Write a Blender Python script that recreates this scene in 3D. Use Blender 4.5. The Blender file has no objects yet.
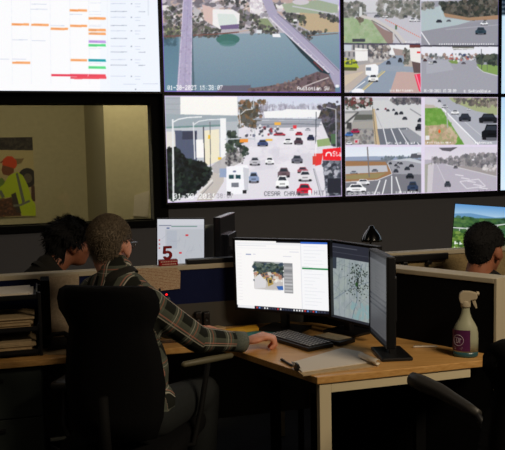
import bpy, bmesh, math, random
import numpy as np
from mathutils import Vector as V, Matrix
random.seed(7); rng = np.random.default_rng(7)
C = bpy.context.scene.collection
sc = bpy.context.scene

# ------------------------------------------------------------------ camera
FPX, PITCH, ROLL, H = 759.9, .08687, -.02075, 1.52
YAW = .29631                                   # heading of the video wall
cp, sp = math.cos(PITCH), math.sin(PITCH)
_r = V((1, 0, 0)); FW = V((0, cp, -sp)); _u = V((0, sp, cp))
RT = math.cos(ROLL)*_r + math.sin(ROLL)*_u
UP = -math.sin(ROLL)*_r + math.cos(ROLL)*_u
EYE = V((0, 0, H))
cam = bpy.data.cameras.new('camera'); co = bpy.data.objects.new('camera', cam); C.objects.link(co)
m = Matrix((RT, UP, -FW)).transposed().to_4x4(); m.translation = EYE
co.matrix_world = m
cam.sensor_fit = 'HORIZONTAL'; cam.sensor_width = 36; cam.lens = 36*FPX/505; cam.clip_start = .05
sc.camera = co

def ray(x, y): return FW + float((x-252.5)/FPX)*RT - float((y-225)/FPX)*UP
def aty(x, y, Y):
    d = ray(x, y); return EYE + d*(Y/d.y)
def onz(x, y, z):
    d = ray(x, y); return EYE + d*((z-H)/d.z)
def onplane(x, y, o, n):
    d = ray(x, y); return EYE + d*((o-EYE).dot(n)/d.dot(n))

# ------------------------------------------------------------------ materials
def lin(c):
    c = c/255.0
    return c/12.92 if c <= .04045 else ((c+.055)/1.055)**2.4
def col(r, g, b): return (lin(r), lin(g), lin(b), 1)
def mat(name, rgb, rough=.6, metal=0, noise=0, scale=40, bump=0, bscale=200, spec=.5, emit=0, coat=0):
    m = bpy.data.materials.new(name); m.use_nodes = True
    nt = m.node_tree; b = nt.nodes['Principled BSDF']
    b.inputs['Base Color'].default_value = col(*rgb); b.inputs['Roughness'].default_value = rough
    b.inputs['Metallic'].default_value = metal; b.inputs['Specular IOR Level'].default_value = spec
    if coat: b.inputs['Coat Weight'].default_value = coat
    tc = nt.nodes.new('ShaderNodeTexCoord')
    if noise:
        n = nt.nodes.new('ShaderNodeTexNoise'); n.inputs['Scale'].default_value = scale; n.inputs['Detail'].default_value = 5
        nt.links.new(tc.outputs['Object'], n.inputs['Vector'])
        rp = nt.nodes.new('ShaderNodeValToRGB')
        c = col(*rgb)
        rp.color_ramp.elements[0].position = .3; rp.color_ramp.elements[1].position = .7
        rp.color_ramp.elements[0].color = [x*(1-noise) for x in c[:3]]+[1]
        rp.color_ramp.elements[1].color = [min(1, x*(1+noise)) for x in c[:3]]+[1]
        nt.links.new(n.outputs['Fac'], rp.inputs['Fac']); nt.links.new(rp.outputs['Color'], b.inputs['Base Color'])
    if bump:
        n2 = nt.nodes.new('ShaderNodeTexNoise'); n2.inputs['Scale'].default_value = bscale
        nt.links.new(tc.outputs['Object'], n2.inputs['Vector'])
        bp = nt.nodes.new('ShaderNodeBump'); bp.inputs['Strength'].default_value = bump; bp.inputs['Distance'].default_value = .004
        nt.links.new(n2.outputs['Fac'], bp.inputs['Height']); nt.links.new(bp.outputs['Normal'], b.inputs['Normal'])
    if emit:
        b.inputs['Emission Color'].default_value = col(*rgb); b.inputs['Emission Strength'].default_value = emit
    return m
M = {}
M['black_plastic'] = mat('black plastic', (20, 20, 22), .42)
M['bezel'] = mat('bezel', (9, 9, 11), .45)
M['charcoal_wall'] = mat('charcoal wall', (112, 113, 119), .9, noise=.08, scale=300, bump=.1)
M['carpet'] = mat('carpet', (22, 22, 24), .95, noise=.3, scale=150, bump=.4)
M['ceiling'] = mat('ceiling', (70, 68, 66), .9, noise=.05)
M['beige_metal'] = mat('beige metal', (226, 212, 176), .5)
M['cream'] = mat('cream', (206, 194, 166), .5)
M['black_fabric'] = mat('black fabric', (11, 11, 12), .95, noise=.25, scale=400, bump=.3, spec=.15)
M['chair_black'] = mat('chair fabric', (9, 9, 10), .9, noise=.2, scale=500, bump=.3, spec=.2)
M['grey_plastic'] = mat('grey plastic', (48, 46, 42), .5)
M['navy'] = mat('navy fabric', (24, 32, 70), .95, noise=.2, scale=400, bump=.3, spec=.2)
M['tan_fabric'] = mat('tan fabric', (168, 146, 104), .95, noise=.2, scale=120, bump=.3, spec=.2)
M['raceway'] = mat('raceway', (74, 72, 66), .7)
M['paper'] = mat('paper', (225, 216, 200), .8, noise=.03)
M['paper2'] = mat('paper tan', (190, 165, 125), .8, noise=.12, scale=60)
M['cabinet'] = mat('cabinet', (52, 60, 56), .6, noise=.05)
M['skin'] = mat('skin', (232, 164, 136), .55, noise=.08, scale=60)
M['skin2'] = mat('skin2', (176, 112, 82), .55, noise=.08, scale=60)
M['dull_black'] = mat('dull black', (12, 12, 12), .8, spec=.2)
M['eye'] = mat('eye', (225, 220, 215), .3)
M['iris'] = mat('iris', (40, 26, 18), .3)
M['grey_hair'] = mat('grey hair', (112, 98, 78), .7, noise=.4, scale=120)
M['black_hair'] = mat('black hair', (10, 8, 8), .9, noise=.3, scale=120)
M['dark_shirt'] = mat('dark shirt', (34, 32, 26), .9, noise=.25, scale=90, bump=.2)
M['black_shirt'] = mat('black shirt', (16, 16, 18), .9, noise=.2, scale=90, bump=.2)
M['trousers'] = mat('trousers', (30, 34, 34), .9, noise=.15, scale=120, bump=.2)
M['shoe'] = mat('shoe', (14, 13, 12), .5)
M['red'] = mat('red', (170, 22, 26), .45)
M['red_light'] = mat('red light', (255, 20, 20), .4, emit=3)
M['teal_paper'] = mat('teal paper', (48, 128, 128), .8)
M['yellow'] = mat('yellow folder', (226, 168, 40), .7)
M['wall_beige'] = mat('wall beige', (206, 198, 166), .9, noise=.05, scale=30, bump=.05)
M['chrome'] = mat('chrome', (150, 150, 150), .25, metal=1)
M['lamp_black'] = mat('lamp black', (12, 12, 12), .18, coat=.6)
M['bottle'] = mat('bottle plastic', (176, 178, 150), .3)
M['liquid'] = mat('liquid', (52, 92, 98), .25)
M['purple'] = mat('purple label', (92, 34, 84), .45)
M['label_ink'] = mat('label ink', (196, 180, 200), .5)
M['nozzle'] = mat('nozzle', (190, 176, 148), .45)
M['key'] = mat('keys', (84, 84, 86), .5)
M['key_top'] = mat('key legends', (206, 202, 198), .6)
M['ink'] = mat('ink', (236, 200, 180), .6)
M['jacket'] = mat('blue device', (44, 62, 84), .5)
M['ceiling_diffuser'] = mat('lamp diffuser', (255, 214, 160), .5)

def wood():
    m = mat('wood laminate', (205, 160, 100), .38); nt = m.node_tree; b = nt.nodes['Principled BSDF']
    tc = nt.nodes.new('ShaderNodeTexCoord'); mp = nt.nodes.new('ShaderNodeMapping')
    mp.inputs['Scale'].default_value = (3, 60, 60); mp.inputs['Rotation'].default_value = (0, 0, -.28)
    n = nt.nodes.new('ShaderNodeTexNoise'); n.inputs['Scale'].default_value = 2.2; n.inputs['Detail'].default_value = 6
    rp = nt.nodes.new('ShaderNodeValToRGB')
    rp.color_ramp.elements[0].position = .3; rp.color_ramp.elements[1].position = .72
    rp.color_ramp.elements[0].color = col(200, 146, 78); rp.color_ramp.elements[1].color = col(228, 180, 112)
    nt.links.new(tc.outputs['Object'], mp.inputs['Vector']); nt.links.new(mp.outputs['Vector'], n.inputs['Vector'])
    nt.links.new(n.outputs['Fac'], rp.inputs['Fac']); nt.links.new(rp.outputs['Color'], b.inputs['Base Color'])
    return m
M['wood'] = wood()
def glass():
    m = bpy.data.materials.new('window glass'); m.use_nodes = True; nt = m.node_tree
    nt.nodes.remove(nt.nodes['Principled BSDF'])
    t = nt.nodes.new('ShaderNodeBsdfTransparent'); g = nt.nodes.new('ShaderNodeBsdfGlossy'); x = nt.nodes.new('ShaderNodeMixShader')
    t.inputs['Color'].default_value = (.9, .92, .9, 1); g.inputs['Roughness'].default_value = .03
    x.inputs['Fac'].default_value = .05
    nt.links.new(t.outputs[0], x.inputs[1]); nt.links.new(g.outputs[0], x.inputs[2])
    nt.links.new(x.outputs[0], nt.nodes['Material Output'].inputs[0]); return m
M['glass'] = glass()
def picmat(name, emissive, strength=1.0):
    m = bpy.data.materials.new(name); m.use_nodes = True; nt = m.node_tree; b = nt.nodes['Principled BSDF']
    a = nt.nodes.new('ShaderNodeAttribute'); a.attribute_name = 'col'
    if emissive:
        b.inputs['Base Color'].default_value = (.004, .004, .004, 1); b.inputs['Roughness'].default_value = .35
        nt.links.new(a.outputs['Color'], b.inputs['Emission Color']); b.inputs['Emission Strength'].default_value = strength
    else:
        b.inputs['Roughness'].default_value = .6; nt.links.new(a.outputs['Color'], b.inputs['Base Color'])
    return m
M['screen'] = picmat('lit screen', True)
M['dim_screen'] = picmat('dim lit screen', True, .72); M['grey_screen'] = picmat('grey lit screen', True, .28)
M['print'] = picmat('printed picture', False)
def plaid():
    m = mat('plaid flannel', (40, 42, 36), .9, spec=.2); nt = m.node_tree; b = nt.nodes['Principled BSDF']
    a = nt.nodes.new('ShaderNodeAttribute'); a.attribute_name = 'weave'
    s = nt.nodes.new('ShaderNodeSeparateXYZ'); nt.links.new(a.outputs['Vector'], s.inputs[0])
    def band(src, period, pos, width):
        x = nt.nodes.new('ShaderNodeMath'); x.operation = 'MULTIPLY_ADD'; x.inputs[1].default_value = 1/period; x.inputs[2].default_value = pos
        f = nt.nodes.new('ShaderNodeMath'); f.operation = 'FRACT'
        l = nt.nodes.new('ShaderNodeMath'); l.operation = 'LESS_THAN'; l.inputs[1].default_value = width
        nt.links.new(s.outputs[src], x.inputs[0]); nt.links.new(x.outputs[0], f.inputs[0]); nt.links.new(f.outputs[0], l.inputs[0])
        return l.outputs[0]
    cur = None
    base = nt.nodes.new('ShaderNodeRGB'); base.outputs[0].default_value = col(34, 36, 31); cur = base.outputs[0]
    def over(fac, c, k):
        nonlocal cur
        mu = nt.nodes.new('ShaderNodeMath'); mu.operation = 'MULTIPLY'; mu.inputs[1].default_value = k; nt.links.new(fac, mu.inputs[0])
        mx = nt.nodes.new('ShaderNodeMix'); mx.data_type = 'RGBA'
        nt.links.new(mu.outputs[0], mx.inputs[0]); nt.links.new(cur, mx.inputs[6]); mx.inputs[7].default_value = c
        cur = mx.outputs[2]
    over(band(0, .088, 0, .46), col(116, 122, 108), .5)
    over(band(1, .088, .2, .44), col(116, 122, 108), .5)
    over(band(0, .088, .72, .05), col(196, 120, 96), .5)
    over(band(1, .088, .93, .06), col(226, 150, 130), .5)
    over(band(1, .088, .80, .05), col(220, 214, 196), .7)
    over(band(0, .088, .88, .035), col(210, 206, 190), .55)
    nt.links.new(cur, b.inputs['Base Color'])
    return m
M['plaid'] = plaid()

# ------------------------------------------------------------------ mesh helpers
OFF = {}
def thing(name, label, cat, loc=(0, 0, 0), group=None):
    o = bpy.data.objects.new(name, None); C.objects.link(o); o.location = V(loc); OFF[o.name] = V(loc)
    o.empty_display_size = .1
    o['label'] = label; o['category'] = cat
    if group: o['group'] = group
    return o
def tag(o, label, cat, group=None):
    o['label'] = label; o['category'] = cat
    if group: o['group'] = group
    return o
def obj(name, src, m, parent=None, smooth=False, label=None, loc=None):
    """one mesh object; geometry is given in world space, or about loc for a top-level mesh"""
    if isinstance(src, bmesh.types.BMesh):
        me = bpy.data.meshes.new(name); src.normal_update(); src.to_mesh(me); src.free()
    else: me = src; me.name = name
    o = bpy.data.objects.new(name, me); C.objects.link(o)
    sh = V((0, 0, 0))
    if parent is not None:
        sh = OFF[parent.name]; o.parent = parent; OFF[o.name] = sh
    elif loc is not None:
        sh = V(loc); o.location = sh; OFF[o.name] = sh
    else: OFF[o.name] = sh
    if sh.length: me.transform(Matrix.Translation(-sh))
    me.materials.clear() if False else None
    for mm in (m if isinstance(m, (list, tuple)) else [m]): me.materials.append(mm)
    if smooth:
        me.polygons.foreach_set('use_smooth', [True]*len(me.polygons))
    if label: o['label'] = label
    return o
def struct(name, src, m, **k):
    o = obj(name, src, m, **k); o['kind'] = 'structure'; return o
def BM(): return bmesh.new()
def axes(z): return V((math.cos(z), math.sin(z), 0)), V((-math.sin(z), math.cos(z), 0)), V((0, 0, 1))
def box(bm, c, size, ax=None, bev=0, mi=0):
    ax = ax or (V((1, 0, 0)), V((0, 1, 0)), V((0, 0, 1)))
    mtx = Matrix([[ax[j][i]*size[j] for j in range(3)]+[c[i]] for i in range(3)]+[[0, 0, 0, 1]])
    r = bmesh.ops.create_cube(bm, size=1, matrix=mtx); vs = r['verts']
    fs = list({f for v in vs for f in v.link_faces})
    for f in fs: f.material_index = mi
    if mtx.determinant() < 0: bmesh.ops.reverse_faces(bm, faces=fs)
    if bev:
        es = list({e for v in vs for e in v.link_edges})
        bmesh.ops.bevel(bm, geom=es, offset=bev, segments=2, affect='EDGES', profile=.6)
def ell(bm, c, r, rot=None, seg=20, ring=12):
    mt = Matrix.Translation(V(c)) @ (rot.to_4x4() if rot is not None else Matrix()) @ Matrix.Diagonal((*r, 1))
    bmesh.ops.create_uvsphere(bm, u_segments=seg, v_segments=ring, radius=1, matrix=mt)
def rings(bm, rs, close=True, caps=True):
    L = [[bm.verts.new(p) for p in r] for r in rs]
    n = len(L[0])
    for a, b in zip(L, L[1:]):
        for i in range(n if close else n-1):
            j = (i+1) % n
            bm.faces.new((a[i], a[j], b[j], b[i]))
    if caps: bm.faces.new(L[0][::-1]); bm.faces.new(L[-1])
def tube(bm, pts, r, seg=10):
    pts = [V(p) for p in pts]; rr = r if isinstance(r, (list, tuple)) else [r]*len(pts)
    rs = []; prev = None
    for i, p in enumerate(pts):
        t = (pts[min(i+1, len(pts)-1)]-pts[max(i-1, 0)]).normalized()
        a = prev if prev is not None else (V((0, 0, 1)) if abs(t.z) < .9 else V((1, 0, 0)))
        a = (a-t*a.dot(t)).normalized(); prev = a; b = t.cross(a)
        rs.append([p+rr[i]*(math.cos(k*2*math.pi/seg)*a+math.sin(k*2*math.pi/seg)*b) for k in range(seg)])
    rings(bm, rs)
def caps(bm, p, q, r0, r1, seg=14):
    """rounded tapering limb"""
    p, q = V(p), V(q); t = (q-p); L = t.length; t.normalize()
    P, R = [], []
    for a in (80, 55, 25): P.append(p-t*r0*math.sin(math.radians(a))); R.append(r0*math.cos(math.radians(a)))
    P.append(p); R.append(r0); P.append((p+q)/2); R.append((r0+r1)/2); P.append(q); R.append(r1)
    for a in (25, 55, 80): P.append(q+t*r1*math.sin(math.radians(a))); R.append(r1*math.cos(math.radians(a)))
    tube(bm, P, R, seg)
def lathe(bm, c, prof, seg=24, sx=1, sy=1, rz=0):
    c = V(c); cr, sr = math.cos(rz), math.sin(rz)
    rs = []
    for r, z in prof:
        ring = []
        for k in range(seg):
            a = k*2*math.pi/seg; x, y = r*sx*math.cos(a), r*sy*math.sin(a)
            ring.append(c+V((x*cr-y*sr, x*sr+y*cr, z)))
        rs.append(ring)
    rings(bm, rs)
def prism(bm, poly, ext, bev=0, mi=0):
    """extrude a planar outline (3D points) along ext"""
    a = [bm.verts.new(V(p)) for p in poly]; b = [bm.verts.new(V(p)+V(ext)) for p in poly]
    fs = []
    n = len(a)
    for i in range(n): fs.append(bm.faces.new((a[i], a[(i+1) % n], b[(i+1) % n], b[i])))
    fs.append(bm.faces.new(a[::-1])); fs.append(bm.faces.new(b))
    for f in fs: f.material_index = mi
    bmesh.ops.recalc_face_normals(bm, faces=fs)
    if bev:
        es = list({e for f in fs for e in f.edges})
        bmesh.ops.bevel(bm, geom=es, offset=bev, segments=2, affect='EDGES', profile=.6)
def fuse(bm, vox, it=6, fac=.5):
    me = bpy.data.meshes.new('tmp'); bm.to_mesh(me); bm.free()
    o = bpy.data.objects.new('tmp', me); C.objects.link(o)
    r = o.modifiers.new('r', 'REMESH'); r.mode = 'VOXEL'; r.voxel_size = vox
    s = o.modifiers.new('s', 'SMOOTH'); s.iterations = it; s.factor = fac
    bpy.context.view_layer.update()
    dg = bpy.context.evaluated_depsgraph_get()
    out = bpy.data.meshes.new_from_object(o.evaluated_get(dg))
    bpy.data.objects.remove(o); bpy.data.meshes.remove(me)
    out.materials.clear()
    return out

# ------------------------------------------------------------------ picture painter (what a screen or a print shows)
F5 = {'0':'0E11131519110E','1':'040C040404040E','2':'0E11010204081F','3':'1F02040201110E','4':'02060A121F0202','5':'1F101E0101110E','6':'0608101E11110E','7':'1F010204080808','8':'0E11110E11110E','9':'0E11110F01020C',
'-':'0000001F000000',':':'00040000000400','/':'00010204081000',' ':'00000000000000','A':'0E11111F111111','B':'1E11111E11111E','C':'0E11101010110E','D':'1E11111111111E','E':'1F10101E10101F','F':'1F10101E101010','G':'0E11101711110F','H':'1111111F111111','I':'0E04040404040E','J':'0702020202120C','K':'11121418141211','L':'1010101010101F','M':'111B1515111111','N':'11191513111111','O':'0E11111111110E','P':'1E11111E101010','Q':'0E11111115120D','R':'1E11111E141211','S':'0F10100E01011E','T':'1F040404040404','U':'1111111111110E','V':'11111111110A04','W':'1111111515150A','X':'11110A040A1111','Y':'11110A04040404','Z':'1F01020408101F',
'a':'00000E010F110F','u':'0000111111130D','s':'00000E100E011E','t':'08081C0808090E','o':'00000E1111110E','n':'00001619111111','i':'04000C0404040E','w':'0000111115150A','p':'00001E111E1010','e':'00000E111F100E'}
SS = 2
class Pic:
    def __init__(s, O, U, W, w, h, nx, ny, bg):
        s.O, s.U, s.W, s.w, s.h, s.nx, s.ny = V(O), V(U).normalized(), V(W).normalized(), w, h, nx, ny
        s.N = s.U.cross(s.W); s.img = np.zeros((ny*SS, nx*SS, 3)); s.img[:] = bg
        s.x0 = s.y0 = 0.; s.s = 1.; s.clipbox = None; s.local = False
    def set(s, x0, y0, k): s.x0, s.y0, s.s = x0, y0, k; s.local = False
    def uv(s):                                    # switch to drawing in own units (0..1, y down)
        s.local = True
    def g(s, pts):
        out = []
        for x, y in pts:
            if s.local: u, v = x, 1-y
            else:
                p = onplane(s.x0+x/s.s, s.y0+y/s.s, s.O, s.N)-s.O
                u, v = p.dot(s.U)/s.w, p.dot(s.W)/s.h
            out.append((u*s.nx*SS, (1-v)*s.ny*SS))
        return np.array(out)
    def clip(s, pts=None):
        if pts is None: s.clipbox = None
        else:
            q = s.g(pts); s.clipbox = (q[:, 0].min(), q[:, 1].min(), q[:, 0].max(), q[:, 1].max())
    def fill(s, q, c, a=1.):
        hh, ww = s.img.shape[:2]
        cx0, cy0, cx1, cy1 = s.clipbox or (0, 0, ww, hh)
        x0 = int(max(0, cx0, math.floor(q[:, 0].min()))); x1 = int(min(ww, cx1, math.ceil(q[:, 0].max())+1))
        y0 = int(max(0, cy0, math.floor(q[:, 1].min()))); y1 = int(min(hh, cy1, math.ceil(q[:, 1].max())+1))
        if x1 <= x0 or y1 <= y0: return
        X, Y = np.meshgrid(np.arange(x0, x1)+.5, np.arange(y0, y1)+.5)
        ins = np.zeros(X.shape, bool); n = len(q)
        for i in range(n):
            xa, ya = q[i]; xb, yb = q[(i+1) % n]
            if ya == yb: continue
            t = (Y >= min(ya, yb)) & (Y < max(ya, yb))
            ins ^= t & (X < xa+(Y-ya)*(xb-xa)/(yb-ya))
        sub = s.img[y0:y1, x0:x1]
        if callable(c):
            cc = c(X, Y); sub[ins] = sub[ins]*(1-a)+cc[ins]*a
        else: sub[ins] = sub[ins]*(1-a)+np.array(c)*a
    def poly(s, pts, c, a=1.): s.fill(s.g(pts), c, a)
    def rect(s, x0, y0, x1, y1, c, a=1.): s.poly([(x0, y0), (x1, y0), (x1, y1), (x0, y1)], c, a)
    def grad(s, x0, y0, x1, y1, c0, c1):
        q = s.g([(x0, y0), (x1, y0), (x1, y1), (x0, y1)]); ya, yb = q[:, 1].min(), q[:, 1].max()
        c0, c1 = np.array(c0), np.array(c1)
        def f(X, Y):
            t = np.clip((Y-ya)/(yb-ya), 0, 1)[..., None]; return c0*(1-t)+c1*t
        s.fill(q, f)
    def ell(s, cx, cy, rx, ry, c, a=1.):
        s.poly([(cx+rx*math.cos(k*math.pi/8), cy+ry*math.sin(k*math.pi/8)) for k in range(16)], c, a)
    def line(s, pts, w, c, a=1.):
        for (xa, ya), (xb, yb) in zip(pts, pts[1:]):
            dx, dy = xb-xa, yb-ya; L = math.hypot(dx, dy) or 1; nx, ny = -dy/L*w/2, dx/L*w/2
            s.poly([(xa+nx, ya+ny), (xb+nx, yb+ny), (xb-nx, yb-ny), (xa-nx, ya-ny)], c, a)
    def speck(s, pts, cols, n, r, a=.8, asp=1.):
        P = np.array(pts); x0, y0 = P.min(0); x1, y1 = P.max(0); k = 0
        while k < n:
            x, y = random.uniform(x0, x1), random.uniform(y0, y1); ins = False
            for i in range(len(P)):
                (xa, ya), (xb, yb) = P[i], P[(i+1) % len(P)]
                if (ya > y) != (yb > y) and x < xa+(y-ya)*(xb-xa)/(yb-ya): ins = not ins
            k += 1
            if not ins: continue
            q = r*random.uniform(.5, 1.3); ph = random.random()*3
            s.poly([(x+q*asp*math.cos(ph+t), y+q*math.sin(ph+t)) for t in (0, 1.3, 2.5, 3.8, 5.1)], random.choice(cols), a)
    def text(s, x, y, t, h, c, a=.9, wk=1.):
        p = h/7.0
        for ch in t:
            rows = F5.get(ch) or F5.get(ch.upper()) or F5[' ']
            for j in range(7):
                b = int(rows[2*j:2*j+2], 16)
                for i in range(5):
                    if b >> (4-i) & 1: s.rect(x+i*p*wk, y+j*p, x+(i+1.15)*p*wk, y+(j+1.15)*p, c, a)
            x += 6*p*wk
    def marks(s, x, y, w, h, c, a=.85):              # lettering too small to read in the photograph
        e = x
        while e < x+w:
            k = h*random.uniform(.35, .6); j = random.uniform(.0, .3)
            s.rect(e, y+h*j, e+k*.45, y+h, c, a); s.rect(e, y+h*random.choice([.2, .5, .85]), e+k, y+h*random.choice([.55, .75, 1.]), c, a); e += k+h*random.choice([.2, .2, .5])
    def car(s, x, y, w, h, c):
        d = [v*.45 for v in c]
        s.ell(x, y+h*.42, w*.52, h*.13, (70, 70, 78), .7)
        s.poly([(x-w*.5, y+h*.35), (x-w*.5, y), (x-w*.36, y-h*.12), (x-w*.26, y-h*.45), (x+w*.26, y-h*.45), (x+w*.38, y-h*.12), (x+w*.5, y), (x+w*.5, y+h*.35)], c)
        s.poly([(x-w*.32, y-h*.1), (x-w*.22, y-h*.36), (x+w*.22, y-h*.36), (x+w*.32, y-h*.1)], (48, 54, 64))
        s.rect(x-w*.46, y+h*.3, x-w*.28, y+h*.48, (28, 28, 32)); s.rect(x+w*.28, y+h*.3, x+w*.46, y+h*.48, (28, 28, 32))
        s.rect(x-w*.2, y+h*.1, x+w*.2, y+h*.22, d, .6)
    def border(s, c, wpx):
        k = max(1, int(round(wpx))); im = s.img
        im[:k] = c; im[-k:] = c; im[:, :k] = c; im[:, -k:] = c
    def mesh(s, noise=3.):
        im = s.img.reshape(s.ny, SS, s.nx, SS, 3).mean((1, 3))
        p = np.pad(im, ((1, 1), (1, 1), (0, 0)), 'edge')
        bl = (p[:-2, 1:-1]+p[2:, 1:-1]+p[1:-1, :-2]+p[1:-1, 2:])/4
        im = im*.62+bl*.38+rng.normal(0, noise, im.shape)
        im = np.clip(im, 0, 255)/255
        im = np.where(im <= .04045, im/12.92, ((im+.055)/1.055)**2.4)
        ny, nx = s.ny, s.nx
        gu, gv = np.meshgrid(np.linspace(0, s.w, nx), np.linspace(s.h, 0, ny))
        P = np.array(s.O)+gu[..., None]*np.array(s.U)+gv[..., None]*np.array(s.W)
        me = bpy.data.meshes.new('pic')
        idx = np.arange(nx*ny).reshape(ny, nx)
        q = np.stack([idx[1:, :-1], idx[1:, 1:], idx[:-1, 1:], idx[:-1, :-1]], -1).reshape(-1, 4)
        me.vertices.add(nx*ny); me.vertices.foreach_set('co', P.reshape(-1).astype(np.float32))
        me.loops.add(q.size); me.loops.foreach_set('vertex_index', q.reshape(-1).astype(np.int32))
        me.polygons.add(len(q)); me.polygons.foreach_set('loop_start', (np.arange(len(q))*4).astype(np.int32))
        me.update(calc_edges=True)
        at = me.attributes.new('col', 'FLOAT_COLOR', 'POINT')
        at.data.foreach_set('color', np.concatenate([im.reshape(-1, 3), np.ones((nx*ny, 1))], 1).reshape(-1).astype(np.float32))
        return me
#@@PART2
# ------------------------------------------------------------------ the room
WO = V((.6193, 5.1278, 1.934)); WU, WB, WZ = axes(YAW); WN = -WB
P, HP, G = 1.215, .69044, .01245
def wp(u, v, d=0.): return WO+WU*u+WZ*v+WN*d
AX = (WU, WN, WZ)
ZF = -WO.z                                     # floor height in wall coordinates
def uvz(px, py, d):
    p = onplane(px, py, wp(0, 0, d), WN)-WO; return p.dot(WU), p.z
def wbox(bm, u0, u1, v0, v1, d0, d1, bev=0): box(bm, wp((u0+u1)/2, (v0+v1)/2, (d0+d1)/2), (abs(u1-u0), abs(d1-d0), abs(v1-v0)), AX, bev)

DW = -.09                                      # wall face behind the displays
ur, vt = uvz(150.3, 104, DW); _, vb = uvz(75, 223.2, DW); ul = -3.25
top = 3.0-WO.z
bm = BM(); wbox(bm, -4.4, 3.4, ZF-.1, ZF, -4.2, 8.2); struct('floor', bm, M['carpet'])
bm = BM(); wbox(bm, -4.4, 3.4, top, top+.1, -4.2, 8.2); struct('ceiling', bm, M['ceiling'])
bm = BM()
wbox(bm, ur, 3.3, ZF, top, DW-.12, DW); wbox(bm, -4.3, ul, ZF, top, DW-.12, DW)
wbox(bm, ul, ur, ZF, vb, DW-.12, DW); wbox(bm, ul, ur, vt, top, DW-.12, DW)
struct('wall_back', bm, M['charcoal_wall'])
bm = BM(); wbox(bm, -4.4, -4.3, ZF, top, -4.1, 8.1); struct('wall_left', bm, M['charcoal_wall'])
bm = BM(); wbox(bm, 3.3, 3.4, ZF, top, DW, 8.1); struct('wall_right', bm, M['charcoal_wall'])
bm = BM(); wbox(bm, -4.3, 3.3, ZF, top, 8.0, 8.1); struct('wall_front', bm, M['charcoal_wall'])
# interior window in the back wall
bm = BM(); fw = .075
_, vbo = uvz(75, 229.5, DW)
wbox(bm, ul-fw, ur+.09, vt, vt+.10, DW-.12, DW+.03); wbox(bm, ul-fw, ur+.09, vbo, vb, DW-.12, DW+.03)
wbox(bm, ur, ur+.09, vb, vt, DW-.12, DW+.03); wbox(bm, ul-fw, ul, vb, vt, DW-.12, DW+.03)
win = struct('window_1', bm, M['dull_black'])
bm = BM(); wbox(bm, ul, ur, vb, vt, DW-.07, DW-.064); obj('pane', bm, M['glass'], win)
# room beyond the window
D1, D2 = -.85, -2.75
u1, _ = uvz(105.3, 160, D1); u2, _ = uvz(86, 160, D2)
bm = BM(); wbox(bm, -4.3, u2+.1, ZF, top, D2-.1, D2); struct('wall_far', bm, M['wall_beige'])
bm = BM()
prism(bm, [wp(u1, ZF, D1), wp(u1+1.6, ZF, D1), wp(u1+1.6, ZF, D2), wp(u2, ZF, D2)], (0, 0, 3.0)); struct('wall_far_return', bm, M['wall_beige'])
# poster on the far wall
pu0, pu1 = uvz(-42, 180, D2)[0], uvz(34.3, 180, D2)[0]; pv1, pv0 = uvz(20, 137.3, D2)[1], uvz(20, 216.5, D2)[1]
PW, PH = pu1-pu0, pv1-pv0
po = thing('poster', 'wall poster behind the window, showing a worker in yellow vest and orange hard hat', 'poster', wp((pu0+pu1)/2, pv0, D2+.012))
bm = BM(); wbox(bm, pu0, pu1, pv0, pv1, D2, D2+.014); obj('backing_board', bm, M['cream'], po)
p = Pic(wp(pu0, pv0, D2+.0155), WU, WZ, PW, PH, 200, 190, (180, 165, 120))
p.set(0, 130, 4.5)
p.rect(-200, 30, 160, 400, (205, 188, 140)); p.rect(-200, 30, 160, 92, (62, 56, 52)); p.speck([(-200, 30), (160, 30), (160, 92), (-200, 92)], [(80, 72, 66), (46, 42, 42)], 300, 7)
p.poly([(-200, 88), (160, 92), (160, 190), (-200, 190)], (214, 198, 150)); p.poly([(60, 130), (108, 128), (95, 150), (60, 160)], (150, 128, 90))
p.ell(122, 215, 42, 44, (50, 46, 46)); p.ell(124, 217, 20, 22, (110, 100, 86)); p.rect(140, 250, 160, 320, (90, 60, 50))
p.rect(-200, 250, 20, 400, (126, 110, 84)); p.poly([(-60, 240), (10, 215), (30, 240), (10, 290), (-60, 300)], (120, 150, 70))
p.poly([(-20, 320), (60, 300), (95, 385), (-20, 390)], (96, 60, 40)); p.speck([(-20, 320), (60, 300), (95, 385), (-20, 390)], [(140, 90, 60), (70, 44, 34)], 60, 6)
vest = (206, 232, 44)
p.poly([(40, 205), (78, 188), (102, 205), (125, 250), (142, 310), (162, 340), (160, 386), (100, 384), (70, 350), (50, 300), (-20, 310), (-30, 280), (15, 245)], vest)
p.poly([(50, 290), (70, 280), (96, 376), (76, 370), (58, 330)], (70, 62, 56)); p.poly([(70, 196), (80, 192), (112, 320), (100, 330)], (122, 128, 118)); p.line([(60, 340), (90, 338), (134, 318)], 10, (128, 134, 120))
p.poly([(-8, 275), (6, 270), (22, 300), (8, 306)], (122, 128, 118))
p.poly([(14, 150), (62, 160), (62, 190), (40, 206), (14, 200), (6, 180)], (138, 84, 58))
p.poly([(10, 158), (14, 132), (32, 118), (55, 120), (74, 138), (76, 160), (66, 174), (40, 166)], (240, 84, 40)); p.line([(2, 148), (14, 140)], 6, (150, 50, 30))
obj('printed_sheet', p.mesh(2), M['print'], po)
# sheet on the near wall beside the glass
a, b = uvz(132.5, 193, D1), uvz(147.5, 216, D1)
bm = BM(); prism(bm, [wp(a[0]+.012, a[1]-.02, D1+.002), wp(b[0]+.02, a[1]+.015, D1+.002), wp(b[0], b[1]-.005, D1+.002), wp(a[0], b[1]+.005, D1+.002)], WN*.002)
tag(obj('paper_sheet', bm, M['paper'], loc=wp(a[0], b[1], D1)), 'white sheet of paper taped to the bright wall strip seen through the window', 'paper')

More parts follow.
